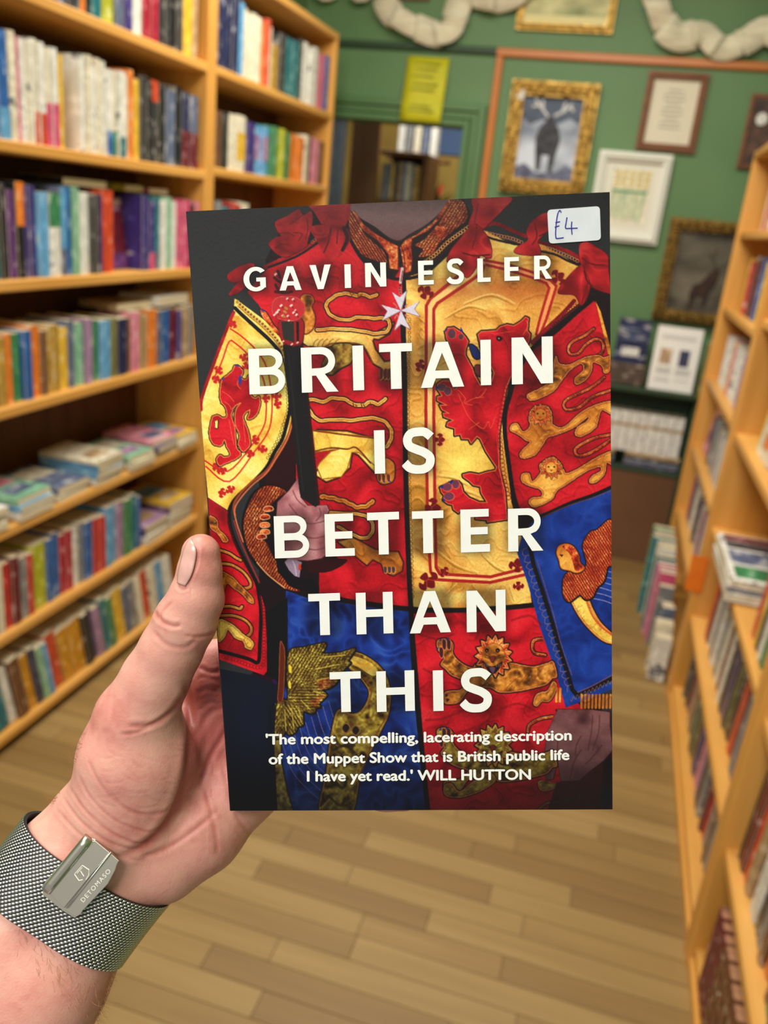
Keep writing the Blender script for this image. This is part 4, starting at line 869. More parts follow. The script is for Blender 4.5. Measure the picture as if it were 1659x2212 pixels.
# third
CORD(5,'420,730 370,770 280,780 200,740 100,710 0,690 -20,695',10,'ogold',wob=1)
TAIL(5,'30,830 260,840 360,860 420,930 410,1010 350,1050 250,1020 120,950',8)
PG(5,'120,1080 250,1050 330,1090 440,1150 560,1170 640,1170 680,1260 670,1330 600,1370 520,1340 500,1270 420,1230 370,1280 330,1250 250,1180','ogold',False,BK,6,i=(150,60,20),iw=2)
for x in(530,565,600): PG(5,'%d,1300 %d,1305 %d,1350 %d,1345'%(x-12,x+14,x+10,x-8),(70,50,60),True,(230,140,60),2)
# ---- collar, neck, shoulder
PG(2,'230,110 1090,60 1100,120 900,300 740,400 670,460 600,450 440,330 280,230',(40,26,26)); PG(2,'240,112 1090,66 1060,140 900,290 740,385 650,440 560,410 440,320 300,230','neck',True)
PG(2,'200,150 250,200 300,300 450,400 600,480 650,480 650,700 600,780 440,700 330,600 240,480 200,400',(34,18,18))
PG(2,'1090,90 1200,80 1270,200 1260,330 1100,520 940,660 700,760 680,480 760,400 940,300 1060,180',(34,18,18))
PG(2,'260,180 340,300 440,380 560,450 640,490 645,690 570,680 560,560 470,440 330,340 240,230','orn',False,(120,40,30),2)
PG(2,'1085,85 1090,110 1000,250 900,350 760,420 750,500 760,600 750,700 700,720 660,500 700,440 800,390 940,290','orn',False,(120,40,30),2)
ST(2,'660,480 690,560 700,720',2,(90,20,20)); ST(2,'640,500 640,690',2,(90,20,20))
FEATH(2,'215,200 260,220 330,350 420,450 520,540 540,640 440,610 330,560 240,430',.8,'orn',(80,20,10),6,10,seed=3,light=(246,170,110),ow=2)
FEATH(2,'790,480 870,430 960,330 1000,280 1060,160 1110,90 1210,110 1240,250 1160,320 1000,460 940,560 820,580 860,520',-.8,'orn',(80,20,10),7,11,seed=4,light=(246,170,110),ow=2)
PG(2,'960,330 1010,300 1050,340 1030,400 980,400','orn',True,(120,30,20),2)
LOOPS(2,'830,650 960,560 1060,460 1180,370 1250,320',3.6,(246,170,90),1.6,1,step=7); LOOPS(2,'830,650 960,560 1060,460 1180,370 1250,320',2,(90,40,16),1.,1,step=7)
ST(2,'930,680 1060,560 1180,440 1250,360',7,(22,16,18)); ST(2,'220,420 330,600 480,720 620,770 760,760 900,720',7,(24,14,16))
ST(1,'690,670 800,620 900,590 1000,540 1140,440 1290,340',9,'dred'); ST(1,'720,670 880,610 1000,555 1150,455 1260,385',5,(24,14,18)); LOOPS(1,'1100,450 1180,380 1260,330',3,(200,110,70),1.2)
ST(3,'460,320 560,290 700,350 820,400',8,'dred'); LOOPS(3,'460,365 560,390 700,420 800,460',3.4,(226,130,70),1.4,step=6.5); ST(3,'450,390 560,430 740,470 820,480',5,(30,18,16)); 
ST(3,'930,450 1100,500 1240,560 1300,620',8,'dred'); LOOPS(3,'930,480 1060,520 1180,570 1280,620',3.4,(230,140,80),1.4,step=6.5); ST(3,'950,530 1080,560 1180,610 1290,655',5,(30,18,16))
# ---- bows
def BOW(t,s,**k): PG(t,s,'bow',True,(70,8,14),2,**k)
for s in('780,280 880,230 980,170 1020,220 1090,190 1100,280 1060,440 1040,500 880,580 800,560 740,500 725,460 790,410 830,400 800,360',): BOW(1,s)
BOW(1,'365,745 440,680 540,640 600,650 560,740 470,790 400,800'); BOW(1,'380,910 440,820 520,770 560,800 500,860 440,900')
for s in('800,380 880,370 940,400','900,300 960,260 1040,200','940,370 1010,380 980,440','780,500 850,470 900,480','1040,430 1060,330 1050,250'): ST(1,s,2.5,(90,14,20),.7)
PG(2,'-160,110 0,105 230,100 230,220 180,330 80,300 -20,300 -80,200','bow',False,a=.95)
PG(2,'-120,330 20,300 180,320 230,420 160,560 60,620 0,560 -60,440','bow',True,a=.9); ST(2,'170,330 200,420 160,520',8,(50,14,18)); ST(2,'60,330 40,440 0,540',4,(100,14,20)); ST(2,'120,330 110,460',3,(110,14,20))
BOW(2,'1300,70 1620,65 1540,180 1430,290 1340,370 1270,350 1250,300 1290,180'); BOW(2,'1290,300 1380,360 1440,470 1440,590 1340,570 1310,680 1230,760 1150,640 1060,620 1100,520 1180,420')
ST(2,'1200,545 1300,570 1430,560',3,(80,8,14)); ST(2,'1320,300 1310,400 1280,500',3,(110,12,18)); ST(2,'1330,120 1310,220 1300,300',3,(120,16,22),.7)
BOW(3,'840,440 830,370 880,270 1000,200 1060,260 1010,360 930,440 950,520 930,570 740,550 740,500'); ST(3,'900,300 920,400 880,470',3,(110,12,18)); ST(3,'940,400 1000,370',3,(90,10,16))
BOW(3,'1290,480 1350,450 1440,500 1530,570 1540,700 1555,880 1540,895 1400,840 1330,700 1290,600'); BOW(3,'1300,650 1340,720 1380,840 1310,1000 1240,910 1100,890 1180,760')
ST(3,'1310,590 1390,640 1500,650',3,(100,10,16)); ST(3,'1330,700 1350,780 1400,840',4,(90,8,14)); ST(3,'1300,1000 1330,900 1360,800',3,(110,12,18))
# ---- right sleeve (red) with three leopards
PG(3,'1410,960 1450,1000 1510,1250 1560,1500 1562,2600 1100,2760 960,2810 760,2750 700,2520 650,2160 660,1900 700,1700 900,1350 1080,1240','dred'); PG(3,'1410,960 1450,1000 1510,1250 1560,1500 1562,2600 1100,2760 960,2810 760,2750 700,2520 650,2160 660,1900 700,1700 900,1350 1080,1240','red',a=.75)
PG(3,'1425,960 1470,1050 1560,1380 1562,1540 1500,1270 1440,1020','ogold',False,(50,20,10),2)
ST(3,'1240,960 1130,1080 1000,1200 880,1320',9,'dred'); LOOPS(3,'1270,990 1150,1090 1000,1210 860,1330',4,(120,20,20),1.2,step=6)
ST(3,'1420,930 1250,1070 1060,1240 900,1350 800,1470 730,1600 690,1760 650,1900 640,2050 650,2180 680,2400 710,2600 750,2750',9.5,(20,14,16),sm=True)
LOOPS(3,'650,1700 620,1850 595,2000 600,2150 620,2350 640,2500 680,2680',4.5,(120,14,20),1.3,step=9); ST(3,'600,2000 575,2150 600,2400 640,2700',2,(230,50,50),.7)
cs=full(mask(TP(3,'1410,960 1450,1000 1510,1250 1562,1500 1562,2600 1100,2760 960,2810 760,2750 700,2520 650,2160 660,1900 700,1700 900,1350 1080,1240')))
def CC(s,w=5.5): CORD(3,s,w,'orn',(110,26,12),(246,160,90),clip=cs,halo=3.5)
CC('1410,1200 1330,1260 1230,1310 1190,1370 1210,1420 1280,1410 1340,1340 1420,1290 1480,1310 1490,1380 1450,1430 1300,1480 1200,1520')
CC('1500,1620 1400,1700 1280,1760 1180,1810 1150,1860 1180,1900 1280,1880 1400,1790 1560,1730'); CC('1570,2110 1400,2150 1270,2220 1250,2270 1300,2300 1420,2250 1570,2150',6)
LT=dict(clip=cs,ow=6,ins=2.6,jit=1.0)
EMB(3,'1080,1440 1110,1500 1200,1510 1330,1450 1440,1430 1500,1450 1550,1440 1545,1560 1500,1580 1480,1520 1400,1490 1390,1560 1340,1640 1260,1680 1250,1630 1320,1560 1300,1500 1200,1560 1130,1650 1060,1740 940,1800 870,1820 835,1790 850,1760 940,1720 1000,1680 1050,1620','dlion',**LT)
EMB(3,'860,2040 850,1980 870,1900 930,1870 1000,1870 1040,1910 1050,1990 1060,2030 1150,2050 1290,1930 1420,1860 1570,1830 1570,1940 1480,1900 1450,1980 1420,2060 1300,2130 1250,2110 1270,2050 1350,2000 1360,1960 1240,2050 1100,2110 1010,2140 970,2200 900,2290 800,2320 770,2290 800,2240 860,2180 820,2160 750,2110 690,2080 700,2030 750,2020 800,2090','ogold',**LT)
EMB(3,'950,2440 940,2380 1000,2330 1060,2310 1120,2360 1150,2420 1180,2450 1290,2400 1420,2320 1570,2260 1570,2370 1520,2360 1500,2460 1420,2530 1370,2520 1400,2470 1470,2430 1460,2390 1350,2430 1240,2500 1150,2560 1090,2600 1040,2680 900,2740 850,2700 880,2660 960,2650 950,2590 860,2560 790,2520 790,2460 850,2450 880,2520','ogold',**LT)
for x,y in((950,1945),(1045,2405)):
    q=np.array([(x+(r_)*np.cos(th),y+(r_)*np.sin(th)) for th,r_ in zip(np.linspace(0,2*np.pi,25)[:-1],[95,62]*12)])/3.998+TO[3]
    PG(0,q,'orn',False,(60,20,10),3,clip=cs,i=(240,160,80),iw=1)
    th=np.linspace(0,2*np.pi,13)[:-1]; PG(0,np.stack([x+52*np.cos(th),y+56*np.sin(th)],1)/3.998+TO[3],'ogold',i=(160,60,20),iw=1.5)
    for dx in(-24,26): PG(3,'%d,%d %d,%d %d,%d %d,%d'%(x+dx-9,y-10,x+dx,y-18,x+dx+10,y-10,x+dx,y-2),(30,14,10),True)
    PG(3,'%d,%d %d,%d %d,%d'%(x-12,y+14,x+14,y+14,x,y+34),(170,60,40)); ST(3,'%d,%d %d,%d %d,%d'%(x-24,y+38,x,y+46,x+24,y+36),1.5,(60,16,10))
# ---- blue sleeve
PG(8,'930,-430 1200,-520 1562,-655 1580,1070 1400,1150 1170,1235 1090,950 940,520 840,160 750,-100 790,-250','bblue')
cb=full(mask(TP(8,'930,-430 1200,-520 1562,-655 1580,1070 1400,1150 1170,1235 1090,950 940,520 840,160 750,-100 790,-250')))
ST(6,'1580,600 1400,680 1200,750 960,860',8,(22,16,18)); ST(6,'960,870 1200,765 1400,700 1560,640',1.4,(160,80,50),.6)
ST(8,'860,-150 890,0 960,210 1030,430 1100,680 1190,960 1225,1080 1270,1130 1400,1070 1580,975',9.5,(18,16,20),sm=False); ST(8,'920,-40 1000,220 1060,420 1130,690 1220,950',1.3,(170,90,60),.7); ST(8,'1270,1100 1400,1045 1570,950',1.3,(190,90,50),.8)
zz=[]
for i,v in enumerate(np.linspace(0,1,70)):
    a=np.array([800,-150.]);b=np.array([1200,1080.]); q=a+(b-a)*v; zz.append(q+np.array([26,-8])*np.sin(i*1.9)+np.array([0,16])*np.cos(i*1.9))
ST(8,' '.join('%g,%g'%tuple(q) for q in zz),1.4,(150,104,110),.8,clip=cb)
zz=[(1210+i*9.,1165-i*4.0+18*np.sin(i*1.7)) for i in range(40)]; ST(8,' '.join('%g,%g'%q for q in zz),1.3,(150,104,110),.8,clip=cb)
# angel / harp on the blue sleeve
for i in range(6): ST(6,'%d,%d 1500,%d 1600,%d'%(1400+i*26,1570-i*48,1590-i*52,1630-i*56),1.6,(176,160,196),.85,clip=cb)
EMB(6,'1220,1560 1330,1560 1370,1590 1400,1660 1470,1780 1590,1900 1590,1960 1480,1930 1340,1800 1240,1650','ygold',edge=(200,70,30),clip=cb,ow=7)
ST(6,'1350,1600 1400,1720 1480,1820 1590,1900',4,(206,76,36),.9,clip=cb)
FEATH(6,'1330,1180 1320,1100 1380,1000 1440,980 1570,900 1580,1250 1530,1300 1500,1420 1440,1480 1400,1560 1340,1580 1290,1540 1200,1600 1150,1540 1150,1410 1200,1340 1290,1340 1350,1280',1.2,'orn',(120,20,10),6,12,seed=9,ow=7,light=(246,150,80))
PG(6,'1090,1180 1110,1120 1180,1100 1240,1130 1280,1200 1290,1260 1330,1310 1270,1350 1200,1330 1130,1310 1110,1240','ogold',True,BK,6,i=(190,80,30),iw=2)
PG(6,'1180,1110 1240,1130 1280,1200 1290,1260 1330,1310 1260,1340 1230,1260 1200,1180 1140,1130','orn',True); PG(6,'1115,1190 1150,1195 1135,1215',(40,18,14))
# fringe & right hand
for i in range(16):
    x=1090+i*31; y=1235 if i>3 else 1180; 
    if x>1130 and x<1290: continue
    ST(8,'%d,%d %d,%d'%(x,y-110,x-4,y),5,'ogold',1); ST(8,'%d,%d %d,%d'%(x+10,y-100,x+8,y-6),1,(120,40,10))
PG(8,'1000,-430 1001,-431 1002,-430','bblue')
PG(8,'930,-430 1200,-520 1562,-655 1580,1070 1400,1150 1170,1235 1090,950 1100,900 1500,800 1560,300',(0,0,0),a=0)
PG(8,'1080,1250 1560,1270 1580,2000 1500,2160 1480,1700 1100,1350',(22,16,18))
PG(8,'1100,1250 1400,1255 1550,1275 1550,1400 1575,1600 1490,1700 1380,1780 1280,1870 1130,1870 1100,1700 1060,1850 1000,1860 985,1650 1010,1450 1070,1320','dskin',False,(60,22,24),3)
for s in('1100,1500 1095,1620 1100,1700','1400,1300 1390,1440 1360,1600','1460,1300 1450,1450 1400,1600','1300,1600 1240,1700 1200,1860','1480,1560 1400,1660 1340,1720','1250,1650 1260,1560 1300,1480'): ST(8,s,3,(84,44,46),.6)
# ---- staff, crystal head
# lower left dark gap and purple cloth
PG(0,'572,1325 622,1290 622,1480 600,1500 592,1762 500,1762 480,1460 545,1460',(14,14,18))
PG(7,'435,1060 515,1020 500,1300 490,1500 440,1600',(44,14,70),True); PG(7,'240,960 440,960 470,1060 300,1060',(34,8,22),True)
PG(0,'476,1445 560,1462 600,1480 592,1762 500,1762',(15,19,33)); 
g2=np.exp(-(((XX-545)/50)**2+((YY-1600)/110)**2))*full(mask(TP(0,'470,1440 575,1470 592,1762 500,1762'))); IMG+= (g2*1.0)[...,None]*np.array((0,5,14))
PG(4,'700,480 920,50 960,300 940,560 870,640 700,590',(40,10,14),False)
# ---- left sleeve gold shield
LS='430,940 500,990 690,1130 830,1290 870,1400 900,1700 930,2000 850,2210 700,2440 480,2640 400,2720 370,2770 200,2660 170,2360 140,1990 140,1880 150,1780 270,1440 380,1150 420,1060'
PG(1,LS,'ygold'); cl=full(mask(TP(1,LS)))
ST(1,'420,1060 380,1150 270,1440 150,1780 138,1900',7,'bow',clip=None); ST(1,'410,1200 290,1500 190,1760',3,(246,200,110),.8)
for s in('390,1200 480,1260 600,1370 690,1500 740,1700 750,1900 720,2080 600,2260 380,2520 180,2390','400,1300 520,1400 640,1560 690,1700 700,1900 680,2040 580,2200 370,2430 170,2340','400,1300 370,1330 310,1500 240,1640'):
    ST(1,s,3.2,(206,30,26),.95,clip=cl); 
for x,y in((410,1160),(290,1560),(270,1640),(510,1450),(530,1520),(790,1780),(800,1850),(610,2160),(560,2280),(270,2400),(320,2430),(390,2590),(320,2620),(670,2240),(700,1800)):
    FLEUR(400+x/4,410+y/4,.62,rs.rand()*6,(196,24,30))
EMB(1,'430,1520 470,1530 500,1580 480,1620 520,1640 560,1600 600,1650 570,1700 560,1760 600,1800 640,1790 640,1880 600,1960 540,1980 560,1900 500,1960 540,2080 560,2200 500,2260 460,2200 470,2120 430,2020 440,1900 480,1840 420,1880 400,1960 430,2060 440,2220 480,2270 460,2310 400,2340 300,2380 270,2330 300,2290 340,2310 390,2290 360,2220 340,2160 310,2210 240,2190 210,2110 220,2030 240,1960 290,1950 320,1970 360,1960 350,1880 310,1830 300,1740 320,1640 380,1590 410,1560','red',edge=(236,110,60),hl=(250,170,90),ow=6,ins=0,sm=True,jit=1.4)
PG(1,'260,2000 285,1990 280,2060 262,2060','ygold',False,BK,3)
for s in('320,1740 380,1780 420,1830','470,1620 450,1680 480,1720','380,1990 400,2100 420,2200','500,1990 510,2080 520,2180','340,1830 380,1860 400,1900'): ST(1,s,1.4,(246,120,70),.8)
for s in('460,1640 480,1600 490,1650 475,1690','430,1520 450,1510 470,1530','320,1640 340,1620 330,1650'): PG(1,s,(30,60,150),True)
ST(1,'430,1020 480,1070 600,1180 720,1290 800,1380 860,1480 880,1600 900,1750 905,1880 880,2010 840,2150 770,2270 700,2400 580,2530 450,2650 390,2740 375,2830 390,2950 450,3110 600,3400 640,3540 650,3700 640,3960 625,4090 540,4060 300,3990',8,(18,14,16))
ST(1,'470,1000 560,1080 680,1180 780,1290 850,1400 890,1560',9,(176,110,40)); LOOPS(1,'450,970 560,1070 680,1170 780,1280 850,1390 890,1560',3.6,(232,200,90),2,1,step=8); LOOPS(1,'450,970 560,1070 680,1170 780,1280 850,1390',2,(90,30,10),1.2,1,step=8)
LOOPS(1,'880,1680 885,1900 850,2020 800,2160 700,2340',3,(30,20,10),1.1,.8,step=8)
ST(4,'925,30 880,180 780,350 700,470 580,560 480,660 420,760 430,850',5,(150,60,30)); ST(4,'925,60 880,200 780,370 700,490 580,590 490,690 430,790 440,900 500,1080',3,(226,120,70),.9)
# lower left sleeve, red with leopards
LR='200,700 370,820 390,950 450,1120 600,1420 660,1550 690,1650 705,1900 708,2200 680,2235 500,2170 300,2100 250,1500'
PG(4,LR,'red'); c2=full(mask(TP(4,LR)))
k=(c2*c01((1180-YY)/130)*.45)[...,None]; IMG[:]=IMG*(1-k)+np.array((60,8,14))*k
ST(4,'380,840 390,950 450,1120 560,1330 620,1450 640,1560 655,1700 645,1960 630,2120 540,2090 300,2025',8,(20,12,14)); 
LOOPS(4,'660,1560 685,1750 680,1950 670,2150 560,2150 430,2100 310,2070',4,(120,6,18),1.3,.9,step=7,clip=c2); LOOPS(4,'380,880 420,1050 540,1300 610,1430',3,(90,10,14),1.2,.9,step=7,clip=c2)
ST(4,'420,900 480,1080 560,1260 640,1430',3,(200,40,44),.7)
for s in('290,1150 380,1180 440,1220 480,1240','310,1270 400,1280 500,1340 560,1420 560,1470 500,1480 430,1440','310,1640 400,1640 470,1660 490,1640','300,1720 420,1720 520,1760 570,1820 560,1880 500,1900 450,1850'): CORD(4,s,6,'ogold',clip=c2,halo=4)
EMB(4,'210,860 270,890 290,970 340,1020 370,1070 330,1080 280,1010 220,960','dlion',clip=c2,ow=5,jit=1)
EMB(4,'290,1340 400,1380 460,1440 520,1500 580,1560 590,1610 550,1600 500,1540 430,1490 360,1440 330,1510 290,1500','dlion',clip=c2,ow=5,jit=1)
EMB(4,'290,1760 380,1780 450,1830 500,1880 560,1920 590,1960 570,2010 520,1990 500,1940 430,1910 370,1840 340,1900 290,1940','ygold',clip=c2,ow=5,jit=1,edge=(170,110,40))
# ---- cuff
PG(4,'880,640 780,590 680,590 590,650 530,750 490,900 500,1050 560,1220 700,1390 860,1500 1000,1510 1010,1400 900,1300 800,1100 800,700',(18,12,14),True)
FEATH(4,'870,650 780,605 690,605 610,660 550,770 510,900 520,1050 570,1190 700,1340 860,1480 990,1505 880,1450 860,1340 770,1230 700,1090 640,1040 660,900 720,790 800,700',1.9,'orn',(70,14,8),6.5,15,seed=5,o=(60,14,10),ow=3,light=(250,170,90))
for x,y in((720,800),(690,870),(690,940),(690,1000),(660,1040)): PG(4,'%d,%d %d,%d %d,%d %d,%d %d,%d'%(x-45,y,x-20,y-26,x+30,y-22,x+38,y+8,x-20,y+20),'orn',True,(50,14,8),2.5,i=(252,200,140),iw=2)
ST(4,'620,1260 720,1370 860,1480',3,(246,170,110),.8)
PG(4,'790,1240 860,1260 900,1350 1000,1400 1100,1400 1160,1490 1160,1530 1000,1500 870,1420 800,1340',(14,12,18)); PG(4,'1080,1240 1380,1230 1370,1280 1250,1340 1130,1350 1060,1330',(44,8,12),True)
# hand gripping staff
PG(4,'975,535 900,640 800,740 790,850 775,990 800,1130 870,1225 960,1240 1060,1245 1180,1225 1225,1190 1215,1080 1205,900 1245,810 1225,765 1160,770 1060,770 1000,700','skin',False,(50,20,24),3)
for s in('1010,910 1100,925 1205,900','1050,1040 1120,1050 1210,1030','1060,1140 1130,1150 1215,1130','900,760 980,860 1040,880','930,640 970,720 1040,780','1160,790 1170,850 1130,900'): ST(4,s,3,(120,62,70),.7)
PG(4,'890,1230 960,1240 1010,1260 1000,1300 990,1390 950,1380 900,1330 860,1260',(150,126,150),False); PG(4,'980,1280 1000,1270 1005,1320 980,1330',(206,50,30)); ST(4,'930,1250 950,1300 960,1370',3,(200,180,200),.8)
# staff
PG(0,'611,745 655,742 690,1090 682,1096 650,1075 647,1060',(24,22,25)); PG(0,'653,745 656,745 692,1090 686,1092',(50,14,16)); ST(0,'622,760 655,1060',4,(38,36,38),.6)
PG(1,'820,1130 830,1290 890,1340 960,1345 1015,1310 1010,1120',(150,20,26),True,(60,10,14),3); PG(1,'830,1140 940,1140 945,1320 850,1290',(40,40,36)); PG(1,'960,1140 985,1140 985,1310 965,1310',(30,12,14))
PG(1,'730,760 760,700 860,700 980,760 1020,850 990,930 880,960 770,930 720,860',(176,24,34),True,a=.75); 
for s in('770,760 830,800 900,780','780,880 860,890 920,880','800,700 820,760','780,820 800,860'): ST(1,s,6,(40,10,16),.8)
PG(1,'750,1000 780,940 860,920 960,930 1030,990 1020,1080 940,1130 830,1120 760,1080',(190,40,46),True,(90,10,18),2,i=(240,120,110),iw=1.2)
for x,y,w in((780,730,7),(828,1000,7),(915,1000,7),(790,1060,8),(770,1080,6),(935,1060,6),(960,1080,6),(840,1085,5),(885,1090,5),(880,940,5),(930,945,5),(845,1310,5),(920,1335,5),(970,1320,5),(895,1130,4),(805,1040,6),(950,1040,4)):
    put(smask(np.array([[x/4+400-1,y/4+410+1],[x/4+400+1.5,y/4+410-1]]),w*.55),(250,225,215),.95); put(smask(np.array([[x/4+403,y/4+413],[x/4+404,y/4+415]]),3),(110,20,26),.8)
for x,y in((860,1050),(850,1090),(870,1020)): put(smask(np.array([[x/4+399,y/4+410],[x/4+402,y/4+412]]),5),(170,150,50),.8)
# ---- pendant cross
ST(2,'672,640 680,760 650,850 660,890',3,(60,20,20)); ST(2,'675,680 660,800',6,(226,190,190)); ST(2,'678,700 664,790',2,(120,50,50)); LOOPS(2,'655,850 660,900',3,(190,120,110),1.4)
for q in('600,980 630,1010 610,1030','720,990 700,1010 720,1030','610,1110 630,1080 640,1100','720,1110 700,1080 730,1090'): ST(2,q,2.5,(200,110,100))
for s in('665,1045 590,885 655,930 718,870','665,1045 825,965 780,1030 830,1095','665,1045 745,1205 665,1160 610,1215','665,1045 505,1130 550,1050 497,995'):
    PG(2,s,(216,206,222),False,(120,90,100),1.6)
# ---- lower half : harp, feathers, strings
cbl=full(mask(TP(7,'560,1200 1100,1100 1040,1400 900,2150 620,2150')))
for i in range(9):
    x=560+i*50; y=1540-i*45
    ST(7,'%d,%d %d,%d %d,%d %d,%d'%(x,y,x+60,y+190,x+150,y+330,x+330,y+500),1.3,(150,130,190),.85)
ST(7,'510,1230 500,1500 515,1700 530,2150',0.1,(0,0,0),0)
PG(7,'500,1200 560,1200 545,1500 550,1700 600,1950 660,2150 520,2150 490,1500','olive',False,BK,4,a=.9)
EMB(7,'1120,800 1180,760 1280,790 1400,880 1470,1000 1490,1150 1470,1300 1400,1450 1300,1650 1230,1800 1150,2160 885,2160 940,1800 980,1480 1040,1260 1150,1290 1230,1270 1290,1190 1310,1100 1270,1020 1200,940 1130,880','olive',edge=(150,90,30),hl=(220,180,80),ow=7,ins=5)
PG(7,'1160,790 1290,830 1390,920 1340,960 1240,900 1150,850','ygold',True,a=.7); 
for s in('1470,1300 1350,1500 1280,1700 1180,1950','1300,1190 1330,1080 1280,990'): ST(7,s,3,(120,70,24),.8)
for x,y in((1110,1410),(1195,1430)): PG(7,'%d,%d %d,%d %d,%d %d,%d'%(x-30,y,x,y-34,x+30,y,x,y+40),(30,22,16),True,(140,96,50),5)
for s in('1000,1600 1100,1560 1180,1620','980,1700 1080,1660 1150,1720','1000,1850 1080,1930 1120,1840','960,2000 1060,2080 1100,2020','1010,1480 1060,1560 1180,1560'): ST(7,s,6,(40,30,16),.7); 
FEATH(7,'610,800 640,730 740,715 850,690 935,680 920,740 900,770 1060,760 1190,725 1130,830 1150,850 1100,900 1060,960 1030,1020 960,1070 900,1080 945,1120 930,1150 880,1200 890,1230 850,1240 840,1280 790,1280 740,1270 740,1380 700,1400 670,1450 620,1470 590,1440 560,1480 500,1480 520,1180 600,1170 610,1100 600,950',0,'olive',(50,30,10),7,13,seed=6,ow=7,light=(232,206,90),fan=np.array(TP(7,'560,1150')[0]))
for s in('720,1170 800,1250','900,800 1100,780','850,900 1050,860','860,1000 1020,960','830,1090 930,1130','640,1240 660,1420','700,1230 720,1360','580,1250 590,1430'): ST(7,s,2.5,(230,200,80),.7)
PG(7,'880,1000 1040,980 960,1065 880,1070','orn',True,a=.45); PG(7,'800,1180 930,1120 880,1190 850,1230','orn',True,a=.4)
PG(7,'615,870 640,880 640,930 620,930',(250,220,60),True,a=.9);PG(7,'615,1010 635,1020 635,1070 615,1060',(250,220,60),True,a=.9)
PG(7,'540,690 560,680 580,760 575,1000 560,1170 520,1170 530,1000',(90,30,16),True,BK,3,i=(180,90,40),iw=1.5)
# ---- lower lions
def BIGLION(dy,body,fur):
    Y=lambda s:' '.join('%g,%g'%(float(a.split(',')[0]),float(a.split(',')[1])+dy) for a in s.split())
    EMB(8,Y('690,850 800,870 900,880 1010,850 1060,840 1090,960 1050,980 1000,1030 900,1060 760,1090 600,1100 520,1060 430,1060 330,1080 250,1180 180,1200 120,1190 120,1110 180,1090 260,1080 330,1010 250,980 180,950 130,900 90,860 120,800 70,740 60,660 130,640 190,680 190,760 230,820 300,870 370,890 420,850'),body,ow=7,ins=3)
    for s in('760,1040 820,960 860,900','660,1060 720,1000 780,960','860,1030 920,960 960,900','190,850 250,920 330,940'): ST(8,Y(s),1.6,(120,50,16),.8)
    n=30; q=[]
    for k in range(n):
        th=2*np.pi*k/n; r_=(172 if k%2 else 128); q.append((545+r_*np.cos(th)*.92,790+dy+r_*np.sin(th)*1.05))
    q=np.array(q)/3.998+TO[8]; put(smask(q,8,True),BK); PG(0,q,fur,False,(150,50,20),3,i=(244,170,90),iw=1.2)
    for k in range(26):
        th=2*np.pi*k/26+.1; a=np.array([545+96*np.cos(th),790+dy+104*np.sin(th)]);b=np.array([545+150*np.cos(th+.12),790+dy+156*np.sin(th+.12)])
        ST(0,np.array([a,b])/3.998+TO[8],1.3,(110,30,10) if k%2 else (246,190,110),.8,sm=False)
    th=np.linspace(0,2*np.pi,16)[:-1]; PG(0,np.stack([545+100*np.cos(th),790+dy+112*np.sin(th)],1)/3.998+TO[8],body,i=(150,60,20),iw=1.6)
    for x in(488,582): PG(8,Y('%d,740 %d,722 %d,740 %d,760'%(x-18,x,x+18,x)),(22,12,10),True,(150,50,20),2); put(smask(TP(8,Y('%d,742 %d,743'%(x-4,x))),1.6),(160,130,110))
    PG(8,Y('515,795 555,790 550,830 535,845 520,825'),(110,36,30),True,(60,16,12),2)
    PG(8,Y('450,830 490,870 540,880 600,850 620,840 590,900 540,940 490,900'),(26,12,14),True,(60,16,12),2); PG(8,Y('510,890 560,890 540,940'),(110,70,100),True)
    for x in(468,485,502,570,588,602): ST(8,Y('%d,858 %d,880'%(x,x)),2,(150,120,90),.7,sm=False)
    for s in('470,800 515,810','480,780 515,800','560,810 610,800','560,800 600,780'): ST(8,Y(s),1.3,(30,14,10),.9)
    for x,y in((120,690),(160,690),(95,760)): PG(8,Y('%d,%d %d,%d %d,%d %d,%d'%(x-14,y-40,x+14,y-30,x+12,y+40,x-12,y+30)),(60,28,36),True,(226,120,60),2.5)
    for x,y in((85,655),(140,645),(60,725)): PG(8,Y('%d,%d %d,%d %d,%d'%(x-12,y,x+10,y-14,x+8,y+12)),(24,40,120))
    for x,y in((140,1130),(150,1170)): PG(8,Y('%d,%d %d,%d %d,%d'%(x-14,y-14,x+18,y-6,x-6,y+16)),(50,24,28),True,(200,110,50),2)
cr=full(mask(TP(8,'-150,400 900,380 960,600 1090,1000 1090,1240 1000,1450 960,1860 1500,2000 1490,2160 0,2160 -80,1300')))
CORD(8,'990,640 900,650 880,700 900,760 990,780',6,'orn',clip=cr); CORD(8,'1070,1310 950,1330 860,1380 840,1440',6,'orn',clip=cr); 
BIGLION(0,'dlion','orn')
EMB(8,'1060,1010 1090,1050 1060,1130 1020,1180 960,1180 920,1220 890,1200 910,1130 960,1100 1010,1090','dlion',ow=6,clip=cr)
BIGLION(770,'olive','olive')
EMB(8,'120,1910 180,1890 250,1960 360,1880 440,1830 520,1800 560,1860 460,1940 330,1990 240,2010 130,1990','olive',ow=6,clip=cr); EMB(8,'930,1880 980,1860 1040,1880 1090,1870 1070,1930 960,1950','olive',ow=5,clip=cr)
CORD(8,'930,2120 1010,2060 1150,2040 1300,1990',5,'dlion',clip=cr)
PG(8,'1090,1880 1300,1860 1500,1690 1500,2160 1000,2160',(44,20,18),a=.85)
for s in('-100,600 60,640 200,600','700,480 860,440 960,520','-60,900 40,960 60,1060','600,1250 760,1200 900,1260','-40,1340 100,1330 300,1250','200,1460 400,1400 560,1300'): ST(8,s,5,(110,10,18),.45)
